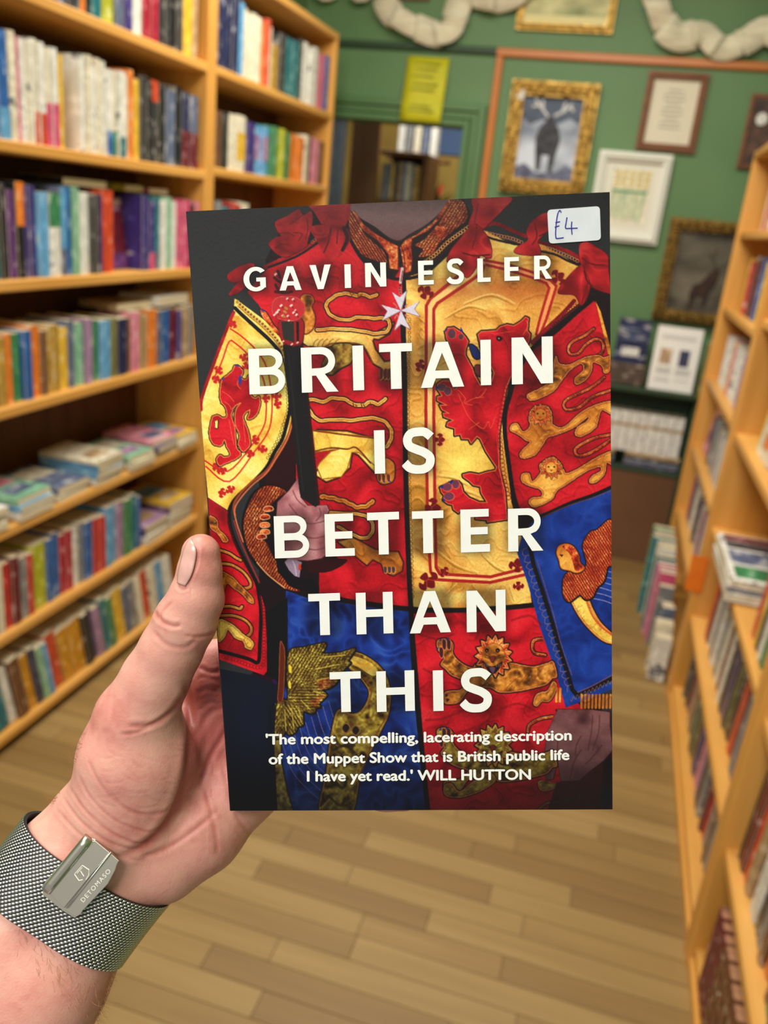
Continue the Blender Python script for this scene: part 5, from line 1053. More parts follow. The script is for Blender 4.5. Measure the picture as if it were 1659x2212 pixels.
# ---- dark glow printed behind the lettering
GL=np.zeros((AH,AW),np.float32)
for L in LET:
    GL[int(max(0,L[2]-AY0-2)):int(L[4]-AY0+4),int(L[1]-AX0-2):int(L[3]-AX0+2)]=1
for _ in range(3):
    for ax in(0,1):
        c_=np.cumsum(np.pad(GL,[(10,10) if a_==ax else (0,0) for a_ in(0,1)],mode='edge'),ax); n_=GL.shape[ax]
        GL=(np.take(c_,np.arange(19,19+n_),ax)-np.take(c_,np.arange(0,n_),ax))/19
IMG*=(1-np.clip(GL*1.3,0,1)*.42)[...,None]
# ---- printed gradients
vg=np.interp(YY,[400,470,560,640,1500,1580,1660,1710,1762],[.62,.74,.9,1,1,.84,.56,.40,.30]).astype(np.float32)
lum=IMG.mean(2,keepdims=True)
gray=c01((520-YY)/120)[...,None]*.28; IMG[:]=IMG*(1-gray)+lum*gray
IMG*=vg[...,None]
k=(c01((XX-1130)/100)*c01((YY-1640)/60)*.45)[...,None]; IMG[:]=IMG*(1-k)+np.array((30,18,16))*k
k=(c01((575-XX)/60)*c01((1150-YY)/300)*c01((YY-760)/400)*0)[...,None]
# black board edges of the print
PG(0,'1300,400 1340,400 1340,470 1318,470 1312,440 1300,425',(22,24,22),a=.7)
k=(c01((XX-(1292+ (YY-1750)*0))/10)*c01((YY-1690)/20)*.8)[...,None]; IMG[:]=IMG*(1-k)+np.array((16,16,18))*k
IMG*= (1+(N5-.5)*.10+(noise(1.2,77)-.5)*.06)[...,None]
# ================================================================ the held book
Ccam=np.array([(-.0609,.0925,-.2569),(.0678,.0965,-.2489),(.0757,-.0992,-.2776),(-.0529,-.1032,-.2856)])
Wc=EYE+Ccam[:,:1]*RX+Ccam[:,1:2]*UP-Ccam[:,2:]*FW
_c=Wc.mean(0); _n=np.linalg.svd(Wc-_c)[2][2]; _n=_n*(1 if _n@FW<0 else -1)       # towards the reader
def onB(x,y,lift=0.0):
    d=ray(x,y); return EYE+d*(((_c+_n*lift-EYE)@_n)/(d@_n))
BC=[onB(402,457),onB(1317,415),onB(1323,1748),onB(497,1751)]     # TL TR BR BL
ub=(BC[1]-BC[0]); ub/=np.linalg.norm(ub); vb=np.cross(_n,ub)
TH=.0205
hb=empty('held_book',BC[3]); tag(hb,'paperback held up in the hand, white capital title over red, gold and blue embroidered tabards','book')
HL=tuple(BC[3])
def hch(o): o.location=(0,0,0) if o.parent is hb else o.location; return o
GXN,GYN=600,880
u_=np.linspace(0,1,GXN); v_=np.linspace(0,1,GYN)
U,V=np.meshgrid(u_,v_)
Pg=((1-V)*(1-U))[...,None]*BC[0]+((1-V)*U)[...,None]*BC[1]+(V*U)[...,None]*BC[2]+(V*(1-U))[...,None]*BC[3]
Pg=Pg+_n*.00015
pp_=proj(Pg.reshape(-1,3)); gx=np.clip(pp_[:,0]-AX0,0,AW-1.01); gy=np.clip(pp_[:,1]-AY0,0,AH-1.01)
xi=gx.astype(int); yi=gy.astype(int); fx=(gx-xi)[:,None]; fy=(gy-yi)[:,None]
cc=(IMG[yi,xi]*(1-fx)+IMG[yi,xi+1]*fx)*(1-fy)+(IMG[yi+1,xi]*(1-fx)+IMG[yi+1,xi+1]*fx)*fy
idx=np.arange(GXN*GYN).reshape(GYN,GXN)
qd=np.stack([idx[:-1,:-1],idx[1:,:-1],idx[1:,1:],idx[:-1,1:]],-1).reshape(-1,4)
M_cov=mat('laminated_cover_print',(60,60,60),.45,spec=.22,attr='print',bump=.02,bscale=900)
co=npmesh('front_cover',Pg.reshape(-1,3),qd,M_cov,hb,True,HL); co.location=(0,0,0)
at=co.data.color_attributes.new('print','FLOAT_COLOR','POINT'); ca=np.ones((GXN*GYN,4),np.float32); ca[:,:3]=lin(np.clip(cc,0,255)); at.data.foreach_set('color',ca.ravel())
M_blk=mat('cover_edge',(30,30,32),.45,c2=(36,36,38)); M_spn=mat('spine_print',(70,16,22),.45,c2=(40,20,26),scale=(90,90,90))
def slab(name,m,pts,t0,t1,parent=hb):
    o=MB().prism([p-_n*t0 for p in pts],-_n,t1-t0).build(name,m,parent,loc=HL); o.location=(0,0,0); return o
slab('cover_board',M_blk,BC,0.0,.0004); slab('back_cover',M_blk,BC,TH-.0004,TH)
e_=.0006; SP=[BC[0],BC[0]+ub*e_,BC[3]+ub*e_,BC[3]]; slab('spine',M_spn,SP,.0004,TH-.0004)
PGc=[BC[0]+ub*e_+vb*0-vb*.0000,BC[1]-ub*.0008,BC[2]-ub*.0008,BC[3]+ub*e_]
slab('pages',mat('held_book_pages',(214,200,174),.85,c2=(190,174,146),scale=(900,900,40)),PGc,.0005,TH-.0005)
M_let=mat('white_lettering',(243,244,239),.45,c2=(239,241,236),scale=(300,300,300))
def flatcurve(name,loops,m,lift=.00035,fn=onB):
    cu=bpy.data.curves.new(name,'CURVE'); cu.dimensions='2D'; cu.fill_mode='BOTH'; cu.extrude=0
    for lp in loops:
        s=cu.splines.new('POLY'); s.points.add(len(lp)-1); s.use_cyclic_u=True
        s.points.foreach_set('co',np.array([(x/100.,-y/100.,0,1) for x,y in lp],np.float32).ravel())
    return flatfrom(cu,name,m,lift,fn,lambda v:(v[0]*100,-v[1]*100))
def flatfrom(cu,name,m,lift,fn,mp,parent=hb,th=.00004):
    t=bpy.data.objects.new('t',cu); col_.objects.link(t); dg=bpy.context.evaluated_depsgraph_get(); me=t.evaluated_get(dg).to_mesh()
    vv=[v.co[:] for v in me.vertices]; ff=[tuple(p.vertices) for p in me.polygons]; t.evaluated_get(dg).to_mesh_clear(); bpy.data.objects.remove(t); bpy.data.curves.remove(cu)
    o=MB().add([fn(*mp(v),lift) for v in vv],ff).build(name,m,parent,loc=HL if parent is hb else tuple(parent.location)); o.location=(0,0,0); return o
for L in LET: flatcurve('letter',letter_loops(L),M_let)
def textpx(s,x0,y0,x1,y1,cap,m,lift,fn,name,parent,off=1.9,bold=True,space=1.):
    cu=bpy.data.curves.new('t','FONT'); cu.body=s; cu.size=1; cu.offset=0; cu.space_character=space; cu.resolution_u=4
    t=bpy.data.objects.new('t',cu); col_.objects.link(t); bpy.context.view_layer.update(); dg=bpy.context.evaluated_depsgraph_get(); me=t.evaluated_get(dg).to_mesh()
    vv=np.array([v.co[:] for v in me.vertices]); ff=[tuple(p.vertices) for p in me.polygons]; t.evaluated_get(dg).to_mesh_clear(); bpy.data.objects.remove(t); bpy.data.curves.remove(cu)
    a,b=vv[:,0].min(),vv[:,0].max(); ch=.70
    dx,dy=x1-x0,y1-y0; L_=math.hypot(dx,dy); ux,uy=dx/L_,dy/L_
    o=MB(); 
    for k,(ox,oy) in enumerate(((0,0),(.6,0),(-.6,0),(0,.45),(0,-.45)) if off else ((0,0),)):
        P=[]
        for x,y,_ in vv:
            q=(x-a)/(b-a)*L_+ox*off; r_=y/ch*cap+oy*off; P.append(fn(x0+ux*q+uy*r_,y0+uy*q-ux*r_,lift+k*.00001))
        o.add(P,ff)
    o=o.build(name,m,parent,loc=tuple(parent.location)); o.location=(0,0,0); return o
textpx("'The most compelling, lacerating description",575,1608,1234,1598.5,22,M_let,.00035,onB,'quote_line',hb)
textpx("of the Muppet Show that is British public life",581.5,1650.5,1229,1641,22,M_let,.00035,onB,'quote_line',hb)
textpx("I have yet read.' WILL HUTTON",664,1687.5,1146,1683.5,22,M_let,.00035,onB,'quote_line',hb)
# price sticker with a handwritten price
def rr(c,r,n=6):
    out=[]; c=[np.array(q,float) for q in c]; N=4
    for i in range(N):
        p,q,s=c[i-1],c[i],c[(i+1)%N]; a=q+(p-q)/np.linalg.norm(p-q)*r; b=q+(s-q)/np.linalg.norm(s-q)*r
        for t in np.linspace(0,1,n): out.append((1-t)**2*a+2*t*(1-t)*q+t*t*b)
    return out
sk=[onB(x,y,.0004) for x,y in rr([(1182,453.5),(1295.5,445.4),(1298,518.6),(1186,526.6)],9)]
st=MB().prism(sk,_n,.00012).build('price_sticker',mat('sticker_paper',(206,212,218),.7,c2=(212,218,224),scale=(200,200,200)),hb,loc=HL); st.location=(0,0,0); st['label']='pale price sticker with blue handwriting'
M_pen=mat('blue_pen',(52,48,150),.5)
ST3=TO[3]
for s in('1128,195 1118,178 1103,195 1092,240 1085,300 1080,370 1082,405 1090,420 1150,413','1078,283 1118,275','1072,323 1112,310','1178,238 1170,290 1166,330 1200,333 1270,330','1220,275 1217,320 1222,385'):
    p=TP(3,s); p=smo(p,False,5); pts=[onB(x,y,.00058) for x,y in p]
    MB().tube(pts,.00018,5).build('pen_stroke',M_pen,st,loc=HL).location=(0,0,0)

# ================================================================ the hand (one signed distance field, one surface)
f32=np.float32
def C3(x,y,d): return np.array([(x-CX)*d/F,-(y-CY)*d/F,-d])
lo=np.array([-.150,-.178,-.345]); hi=np.array([.030,.022,-.235]); hs=.00085
nx,ny,nz=(np.ceil((hi-lo)/hs)).astype(int)
gxx=(lo[0]+hs*np.arange(nx)).astype(f32);gyy=(lo[1]+hs*np.arange(ny)).astype(f32);gzz=(lo[2]+hs*np.arange(nz)).astype(f32)
SD=np.full((nx,ny,nz),.05,f32)
def rcone(P,a,b,ra,rb):
    ba=b-a; l2=float(ba@ba)+1e-12
    t=np.clip(((P[0]-a[0])*ba[0]+(P[1]-a[1])*ba[1]+(P[2]-a[2])*ba[2])/l2,0,1)
    return np.sqrt((P[0]-a[0]-t*ba[0])**2+(P[1]-a[1]-t*ba[1])**2+(P[2]-a[2]-t*ba[2])**2)-(ra+(rb-ra)*t)
PR=[]
def cone(p,q,k=.006): PR.append((C3(*p[:3]),C3(*q[:3]),p[3]*1e-3,q[3]*1e-3,k))
def chain(ps,k=.006):
    for a,b in zip(ps,ps[1:]): cone(a,b,k)
# thumb: tip, pad, joint, first bone, ball
chain([(434,1195,.2655,6.2),(431,1236,.266,7.0),(424,1292,.2675,8.8),(401,1342,.2695,10.0),(370,1402,.272,10.2),(336,1466,.2755,11.2),(294,1550,.279,13.0),(272,1620,.281,14.6)],.0015)
chain([(296,1560,.281,12.3),(280,1650,.283,15.6),(262,1730,.286,16.4),(218,1830,.289,15.8)],.006)   # thenar eminence, radial side
cone((326,1640,.286,15.5),(298,1740,.289,14.5),.009)
# wrist and forearm (two parallel bones give the flat section)
for sx,sy,ra in((-46,-36,16.6),(40,32,16.2)):
    chain([(236+sx*.95,1822+sy,.290,15.4),(168+sx,1919+sy,.286,ra),(54+sx*1.05,2090+sy,.280,19.6),(-90+sx*1.1,2320+sy,.272,23)],.008)
# palm
chain([(244,1900,.291,14.0),(345,1842,.295,16.4),(425,1782,.300,17.1),(514,1692,.307,15.3),(560,1600,.313,12)],.004)
chain([(240,1850,.294,14.5),(380,1740,.302,12),(470,1620,.311,12)],.010)
chain([(380,1700,.303,12),(450,1560,.310,12),(500,1500,.313,11)],.010)
chain([(450,1600,.309,11),(560,1640,.316,12)],.012)
# mound and folds at the root of the index finger
chain([(447,1470,.3035,8.0),(475,1500,.308,10)],.006); cone((462,1425,.305,7.5),(500,1470,.310,9),.004)
# four fingers reaching across the back of the book
chain([(495,1490,.312,10),(530,1400,.3135,9.3),(640,1310,.313,8.6),(700,1270,.3125,7.8),(742,1250,.3115,7.0)],.004)
chain([(515,1520,.314,10),(620,1450,.3165,9.3),(760,1400,.316,8.6),(840,1380,.3155,8.0),(890,1372,.3145,7.2)],.004)
chain([(535,1570,.316,10),(640,1550,.3185,9.0),(790,1530,.318,8.3),(870,1528,.3175,7.6),(920,1530,.3165,7.0)],.004)
chain([(545,1640,.315,10),(640,1660,.3165,8.3),(760,1692,.316,7.4),(830,1706,.3155,7.0),(872,1713,.3145,6.6)],.004)
for a,b,ra,rb,k in PR:
    m=max(ra,rb)+k+.004; l0=np.minimum(a,b)-m; h0=np.maximum(a,b)+m
    i0=np.clip(((l0-lo)/hs).astype(int),0,[nx,ny,nz]); i1=np.clip(((h0-lo)/hs).astype(int)+1,0,[nx,ny,nz])
    if (i1<=i0).any(): continue
    sl=tuple(slice(i0[j],i1[j]) for j in range(3))
    P=(gxx[sl[0],None,None],gyy[None,sl[1],None],gzz[None,None,sl[2]])
    d=rcone(P,a,b,ra,rb); s=SD[sl]; h=np.clip(.5+.5*(s-d)/k,0,1); SD[sl]=(s*(1-h)+d*h-k*h*(1-h)).astype(f32)
# the book presses its own shape into the skin
BCc=np.array([[ (p-EYE)@RX,(p-EYE)@UP,-((p-EYE)@FW)] for p in BC]); nc=np.array([_n@RX,_n@UP,-(_n@FW)])
Xg=gxx[:,None,None];Yg=gyy[None,:,None];Zg=gzz[None,None,:]
dn=(Xg-BCc[0][0])*nc[0]+(Yg-BCc[0][1])*nc[1]+(Zg-BCc[0][2])*nc[2]
bd=np.maximum(dn-.0001,-(dn+TH+.0002))
for a,b in((3,0),(2,3)):
    e=BCc[b]-BCc[a]; s_=np.cross(e,nc); s_/=np.linalg.norm(s_); cen=BCc.mean(0)
    if (cen-BCc[a])@s_>0: s_=-s_
    bd=np.maximum(bd,(Xg-BCc[a][0])*s_[0]+(Yg-BCc[a][1])*s_[1]+(Zg-BCc[a][2])*s_[2]-.0001)
SD=np.maximum(SD,-bd.astype(f32))
def sdf_at(p):
    q=(p-lo)/hs; i=np.clip(q.astype(int),0,np.array([nx,ny,nz])-2); f=q-i; r=0
    for a in(0,1):
        for b in(0,1):
            for c in(0,1): r=r+SD[i[...,0]+a,i[...,1]+b,i[...,2]+c]*(f[...,0] if a else 1-f[...,0])*(f[...,1] if b else 1-f[...,1])*(f[...,2] if c else 1-f[...,2])
    return r
def snets(S):
    ins=S<0; n=S.shape
    c=[ins[a:n[0]-1+a,b:n[1]-1+b,c_:n[2]-1+c_] for a in(0,1) for b in(0,1) for c_ in(0,1)]
    sm=sum(x.astype(np.int8) for x in c); act=(sm>0)&(sm<8); ijk=np.argwhere(act); idm=np.full(act.shape,-1,np.int32); idm[act]=np.arange(len(ijk))
    acc=np.zeros((len(ijk),3)); cnt=np.zeros(len(ijk))
    cor=[(a,b,c_) for a in(0,1) for b in(0,1) for c_ in(0,1)]
    vals={k:S[ijk[:,0]+k[0],ijk[:,1]+k[1],ijk[:,2]+k[2]] for k in cor}
    for k in cor:
        for ax in range(3):
            if k[ax]==0:
                k2=list(k);k2[ax]=1;k2=tuple(k2); v0,v1=vals[k],vals[k2]; cr=(v0<0)!=(v1<0)
                t=np.where(cr,v0/(v0-v1+1e-12),0); p=np.array(k,float)[None]+np.eye(3)[ax][None]*t[:,None]; acc[cr]+=p[cr]; cnt[cr]+=1
    V_=ijk+acc/cnt[:,None]; Q=[]
    for ax in range(3):
        b,c_=[q for q in range(3) if q!=ax]
        s0=[slice(None)]*3;s1=[slice(None)]*3; s0[ax]=slice(0,-1);s1[ax]=slice(1,None)
        A=ins[tuple(s0)];B=ins[tuple(s1)]; e=np.argwhere(A!=B); e=e[(e[:,b]>0)&(e[:,c_]>0)&(e[:,b]<n[b]-1)&(e[:,c_]<n[c_]-1)]
        fl_=A[e[:,0],e[:,1],e[:,2]]
        def g(db,dc):
            q=e.copy(); q[:,b]-=db;q[:,c_]-=dc; return idm[q[:,0],q[:,1],q[:,2]]
        qq=np.stack([g(1,1),g(0,1),g(0,0),g(1,0)],1)
        fl_=fl_ if ax!=1 else ~fl_
        qq[~fl_]=qq[~fl_][:,::-1]; Q.append(qq)
    return V_,np.concatenate(Q)
# crop: leave the surface open where it runs out of the grid (below and left of the frame)
HV,HQ=snets(SD); HVc=lo+HV*hs
HQ=HQ[(HQ>=0).all(1)]
# relax
def relax(V,Q,it,lam=.5):
    e=np.concatenate([Q[:,[0,1]],Q[:,[1,2]],Q[:,[2,3]],Q[:,[3,0]]]); N=len(V); deg=np.bincount(e[:,0],minlength=N)+np.bincount(e[:,1],minlength=N)
    for _ in range(it):
        for l in(lam,-lam*1.03):
            s=np.stack([np.bincount(e[:,0],V[e[:,1],k],N)+np.bincount(e[:,1],V[e[:,0],k],N) for k in range(3)],1)/np.maximum(deg,1)[:,None]; V=V+(s-V)*l
    return V
HVc=relax(HVc,HQ,6)
# subdivide once (midpoints, then smooth)
def subdiv(V,Q):
    N=len(V); e=np.concatenate([Q[:,[0,1]],Q[:,[1,2]],Q[:,[2,3]],Q[:,[3,0]]]); es=np.sort(e,1); key=es[:,0].astype(np.int64)*N+es[:,1]
    u,inv=np.unique(key,return_inverse=True); ea,eb=u//N,u%N; inv=inv.reshape(4,-1).T
    V2=np.concatenate([V,(V[ea]+V[eb])/2,V[Q].mean(1)]); m=N+inv; c=N+len(u)+np.arange(len(Q))
    return V2,np.concatenate([np.stack([Q[:,0],m[:,0],c,m[:,3]],1),np.stack([m[:,0],Q[:,1],m[:,1],c],1),np.stack([c,m[:,1],Q[:,2],m[:,2]],1),np.stack([m[:,3],c,m[:,2],Q[:,3]],1)])
HVc,HQ=subdiv(HVc,HQ); HVc=relax(HVc,HQ,3)
def vnorm(V,Q):
    n=np.cross(V[Q[:,2]]-V[Q[:,0]],V[Q[:,3]]-V[Q[:,1]]); r=np.stack([sum(np.bincount(Q[:,j],n[:,k],len(V)) for j in range(4)) for k in range(3)],1)
    return r/(np.linalg.norm(r,axis=1)[:,None]+1e-12)
HN=vnorm(HVc,HQ)
# make sure normals point out
if ((HVc-HVc.mean(0))*HN).sum()<0: HQ=HQ[:,::-1]; HN=-HN
pxh=np.stack([CX+F*HVc[:,0]/-HVc[:,2],CY-F*HVc[:,1]/-HVc[:,2]],1)
front=np.clip((HN*(-HVc/np.linalg.norm(HVc,axis=1)[:,None])).sum(1)*4,0,1)
disp=np.zeros(len(HVc)); dark=np.zeros(len(HVc))
def crease(s,depth,wd,col__=.5,sm=True,ridge=.35):
    global disp,dark
    p=np.array([float(v) for v in s.replace(',',' ').split()]).reshape(-1,2); p=smo(p,False,5) if sm else p
    b=(pxh[:,0]>p[:,0].min()-30)&(pxh[:,0]<p[:,0].max()+30)&(pxh[:,1]>p[:,1].min()-30)&(pxh[:,1]<p[:,1].max()+30)&(front>0); ii=np.where(b)[0]
    if not len(ii): return
    q=pxh[ii]; dm=np.full(len(ii),1e9); tt=np.zeros(len(ii)); N=len(p)-1
    for k in range(N):
        a,c=p[k],p[k+1]; d=c-a; t=np.clip(((q-a)@d)/(d@d+1e-9),0,1); dd=np.hypot(*(q-a-t[:,None]*d).T); m=dd<dm; dm[m]=dd[m]; tt[m]=(k+t[m])/N
    fade=np.clip(np.minimum(tt,1-tt)*6+.15,0,1)
    g=np.exp(-(dm/wd)**2)*fade*front[ii]; r_=np.exp(-((dm-wd*2)/wd)**2)*fade*front[ii]*ridge
    disp[ii]-=(g-r_)*depth*.62e-3; dark[ii]=np.maximum(dark[ii],g*col__)
crease('403,1478 408,1520 413,1570 409,1640 396,1700 366,1770 318,1822 262,1850',1.5,9,.8)
crease('300,1850 352,1836 410,1800 470,1750',.5,6,.3); crease('395,1500 372,1535 330,1565 276,1568',.7,6,.5); crease('392,1520 350,1552 300,1580 258,1586',.35,4,.3)
crease('334,1318 345,1338 372,1352 392,1350',.6,5,.4); crease('330,1362 360,1392 400,1398 425,1380',.35,5,.3); crease('372,1300 350,1322 344,1345',.4,4,.3); crease('396,1372 430,1376 462,1368 478,1352',.35,4,.3)
crease('150,1700 185,1752 240,1798 300,1822 345,1818',.34,3.6,.3); crease('135,1722 175,1775 235,1818 300,1840',.32,3.6,.3); crease('168,1668 195,1722 250,1772 320,1796 360,1782',.26,3.4,.25); crease('120,1745 170,1800 240,1845 320,1860',.28,4,.25)
crease('190,1640 215,1690 262,1740 330,1768',.25,4,.25); crease('230,1700 280,1752 345,1756 385,1730',.22,4,.22)
for i in range(16):
    x=0; continue
    crease('%d,%d %d,%d %d,%d'%(x,1590+i*5,x+45,1602+i*6,x+88,1590+i*7),.13,3.2,.12)
for i in range(26):
    x=rnd.uniform(190,370); y=rnd.uniform(1590,1800); a=rnd.uniform(-.2,.7); l=rnd.uniform(25,60)
    crease('%d,%d %d,%d %d,%d'%(x,y,x+math.cos(a)*l*.5,y+math.sin(a)*l*.5+4,x+math.cos(a)*l,y+math.sin(a)*l),.09,3.2,.08)
crease('430,1440 452,1452 476,1450',.6,5,.5); crease('428,1498 446,1488 474,1492',.6,5,.5); crease('432,1535 452,1518 478,1522',.35,5,.4); crease('424,1470 440,1462 470,1470',.25,4,.3)
crease('420,1600 440,1560 462,1535 486,1530',.4,7,.4); crease('430,1700 452,1640 476,1600 500,1560',.5,6,.4)
crease('404,1268 412,1246 424,1215 426,1180',.45,4,.3); crease('384,1264 392,1272 404,1268',.5,4,.3)
crease('440,1700 462,1780 470,1850',.25,5,.2);crease('480,1650 510,1760 540,1800',.25,5,.2)
# tendon and soft swell inside the wrist
rz_=np.random.RandomState(3)
HVc=HVc+HN*disp[:,None]
# colour: blood-flushed palm side, paler ball of the thumb, mottling, darker red along the creases
def blob(x,y,sx,sy): return np.exp(-(((pxh[:,0]-x)/sx)**2+((pxh[:,1]-y)/sy)**2))
def vn(P,s,seed):
    r=np.random.RandomState(seed); G=r.rand(24,24,24); q=np.abs(P*s)%22; i=q.astype(int); f=q-i; f=f*f*(3-2*f); o=0
    for a in(0,1):
        for b in(0,1):
            for c in(0,1): o=o+G[i[:,0]+a,i[:,1]+b,i[:,2]+c]*(f[:,0] if a else 1-f[:,0])*(f[:,1] if b else 1-f[:,1])*(f[:,2] if c else 1-f[:,2])
    return o
mot=vn(HVc+.5,60,1)*.5+vn(HVc+.5,200,2)*.3+vn(HVc+.5,600,3)*.2
red=.42+(mot-.5)*.8+blob(455,1510,55,90)*.75+blob(455,1650,70,130)*.35+blob(440,1200,45,60)*.30+blob(240,1560,60,70)*.15-blob(330,1600,70,70)*.10-blob(380,1370,40,60)*.12+dark*.75+blob(150,2150,120,90)*.15
red=np.clip(red,0,1)[:,None]
pale=np.array((224,176,158.));mid=np.array((210,147,134.));dr=np.array((172,92,84.))
hc=np.where(red<.5,pale+(mid-pale)*(red/.5),mid+(dr-mid)*((red-.5)/.5))
HW=EYE+HVc[:,:1]*RX+HVc[:,1:2]*UP-HVc[:,2:]*FW
M_sk=mat('skin',(214,158,142),.46,spec=.42,attr='skin_tone',bump=.4,bscale=1300)
_b=M_sk.node_tree.nodes['Principled BSDF']; _b.inputs['Subsurface Weight'].default_value=.12; _b.inputs['Subsurface Scale'].default_value=.003; _b.inputs['Subsurface Radius'].default_value=(1,.35,.2)
for n_ in M_sk.node_tree.nodes:
    if n_.type=='BUMP': n_.inputs['Distance'].default_value=.00025
wr=P3(170,1919,.286)
per=empty('person',wr); tag(per,"left hand and bare forearm of a person holding up the paperback",'person')
ho=npmesh('hand',HW,HQ,M_sk,per,True,wr); ho.location=(0,0,0)
at=ho.data.color_attributes.new('skin_tone','FLOAT_COLOR','POINT'); ca=np.ones((len(HW),4),f32); ca[:,:3]=lin(hc); at.data.foreach_set('color',ca.ravel())
def toW(p): p=np.asarray(p); return EYE+p[...,:1]*RX+p[...,1:2]*UP-p[...,2:3]*FW
def surf(x,y,off=0.,d0=.242,d1=.34):
    """first point of the hand met along the ray of a photo pixel (vectorised)"""
    x=np.asarray(x,float);y=np.asarray(y,float); dr_=np.stack([(x-CX)/F,-(y-CY)/F,-np.ones_like(x)],-1); t=np.full(x.shape,d0)
    for _ in range(90): t=np.minimum(t+np.clip(sdf_at(dr_*t[...,None])-off,-.002,.01)*.8,d1)
    return dr_*t[...,None]
def grad(p,e=.0012):
    g=np.stack([sdf_at(p+np.eye(3)[k]*e)-sdf_at(p-np.eye(3)[k]*e) for k in range(3)],-1); return g/(np.linalg.norm(g,axis=-1,keepdims=True)+1e-9)
# thumb nail
lb=smo(np.array([(409,1167),(399,1187),(392,1212),(386,1240),(385,1260)]),False,4); rb=smo(np.array([(414,1166),(424,1186),(422,1214),(414,1243),(401,1266)]),False,4)
s_=np.linspace(0,1,18); NP_=np.array([[lb[min(i,16)]*(1-u)+rb[min(i,16)]*u for u in np.linspace(0,1,10)] for i in range(17)])
sp=surf(NP_[...,0],NP_[...,1]); ng=grad(sp); bul=np.sin(np.linspace(0,np.pi,10))[None,:,None]*.0002
sp=sp+ng*(.00045+bul)
ij=np.arange(170).reshape(17,10); q=np.stack([ij[:-1,:-1],ij[1:,:-1],ij[1:,1:],ij[:-1,1:]],-1).reshape(-1,4)
M_nail=mat('nail',(202,156,146),.25,c2=(212,166,156),scale=(200,200,200),spec=.6)
no=npmesh('thumb_nail',toW(sp).reshape(-1,3),q,M_nail,per,True,wr); no.location=(0,0,0); no.modifiers.new('s','SOLIDIFY').thickness=.0004
# hairs
M_hair=mat('fair_hair',(150,104,62),.5,c2=(176,130,84)); hb_=MB(); rh=random.Random(4)
def hairs(n,pth,out,ln,spread=.5,jit=2):
    p=smo(np.array(pth,float),False,6)
    for _ in range(n):
        t=rh.random()*(len(p)-1); i=int(t); a=p[i]*(1-t+i)+p[min(i+1,len(p)-1)]*(t-i)
        a=a+np.array([rh.uniform(-jit,jit),rh.uniform(-jit,jit)]); s0=surf(a[0],a[1]); 
        if s0[2]<-.335: continue
        d=np.array(out)+np.array([rh.uniform(-spread,spread),rh.uniform(-spread,spread)]); d/=np.linalg.norm(d); l=rh.uniform(.4,1)*ln; w0=rh.uniform(-.6,.6)
        D=-s0[2]; k=D/F; pts=[]
        for u in np.linspace(0,1,6):
            e=d*l*u+np.array([-d[1],d[0]])*w0*l*u*u; pts.append(toW(s0+np.array([e[0]*k,-e[1]*k,.0008*math.sin(u*3)])))
        hb_.tube(pts,[.00005*(1.1-u) for u in np.linspace(0,1,6)],3)
hairs(44,[(217,1498),(200,1535),(182,1580),(168,1622),(156,1660),(136,1700),(112,1735)],(-.8,-.6),26)
hairs(36,[(184,1580),(164,1640),(140,1695),(112,1738)],(-.9,-.3),32,.7,3)
hairs(50,[(222,2170),(234,2130),(244,2096)],(.9,.7),30); hairs(44,[(204,2205),(222,2165)],(.8,.7),34)
hairs(90,[(60,1990),(120,2080),(180,2150)],(.4,.9),34,.6,46)
h_=hb_.build('arm_hair',M_hair,per,loc=tuple(wr)); h_.location=(0,0,0); h_['kind']='stuff'

# ================================================================ wrist band: woven steel links, clasp
M_st=mat('steel_links',(214,212,210),.30,metal=1); M_std=mat('band_shadow_metal',(60,60,62),.5,metal=.8); M_pl=mat('clasp_steel',(196,194,180),.28,metal=1,c2=(204,202,188),scale=(6,6,6)); M_eg=mat('engraving',(226,226,214),.5,metal=.3)
c0=C3(172,1921,.286); ax_=C3(60,2090,.2815)-C3(240,1820,.2895); ax_/=np.linalg.norm(ax_)
t1=np.array([.785,-.62,0]); t1-=ax_*(t1@ax_); t1/=np.linalg.norm(t1); t2=np.cross(ax_,t1); t2=t2 if t2[2]>0 else -t2   # t2 towards the viewer
NT=360; th=np.linspace(0,2*np.pi,NT,endpoint=False); dirs=np.cos(th)[:,None]*t1+np.sin(th)[:,None]*t2
def rad(off,axo):
    r_=np.full(NT,.045)
    for _ in range(60): r_=r_-np.clip(sdf_at(c0+ax_*axo+dirs*r_[:,None])-off,-.003,.003)*.7
    return r_
BW=.0112
kr=np.ones(13)/13
def sm_(r): return np.convolve(np.r_[r[-6:],r,r[:6]],kr,'valid')
RA=np.stack([sm_(rad(.0006,a)) for a in(-BW,-BW*.5,0,BW*.5,BW)]); RA=np.stack([RA[2]+(RA[4]-RA[0])*.5*(k-2)*.5*0.8+(np.maximum(RA[2],(RA[1]+RA[3])/2)-RA[2])*.5 for k in range(5)])
R0=RA[2]
def bandP(thv,a,lift):
    k=(a/BW+1)*2; k0=int(min(3,max(0,math.floor(k)))); f_=k-k0; t_=thv%(2*np.pi); r_=np.interp(t_,np.r_[th,2*np.pi],np.r_[RA[k0],RA[k0][0]])*(1-f_)+np.interp(t_,np.r_[th,2*np.pi],np.r_[RA[k0+1],RA[k0+1][0]])*f_
    return c0+ax_*a+(np.cos(thv)*t1+np.sin(thv)*t2)*(r_+lift)
wb_=empty('wrist_watch_band',toW(c0)); tag(wb_,'silver milanese mesh watch band with an engraved folding clasp around the wrist','watch'); WL=tuple(toW(c0))
W_=[]; f=[]
prof=[(-BW,0),(-BW,.0011),(BW,.0011),(BW,0)]
for i in range(NT):
    for a,l in prof: W_.append(toW(bandP(th[i],a,l)))
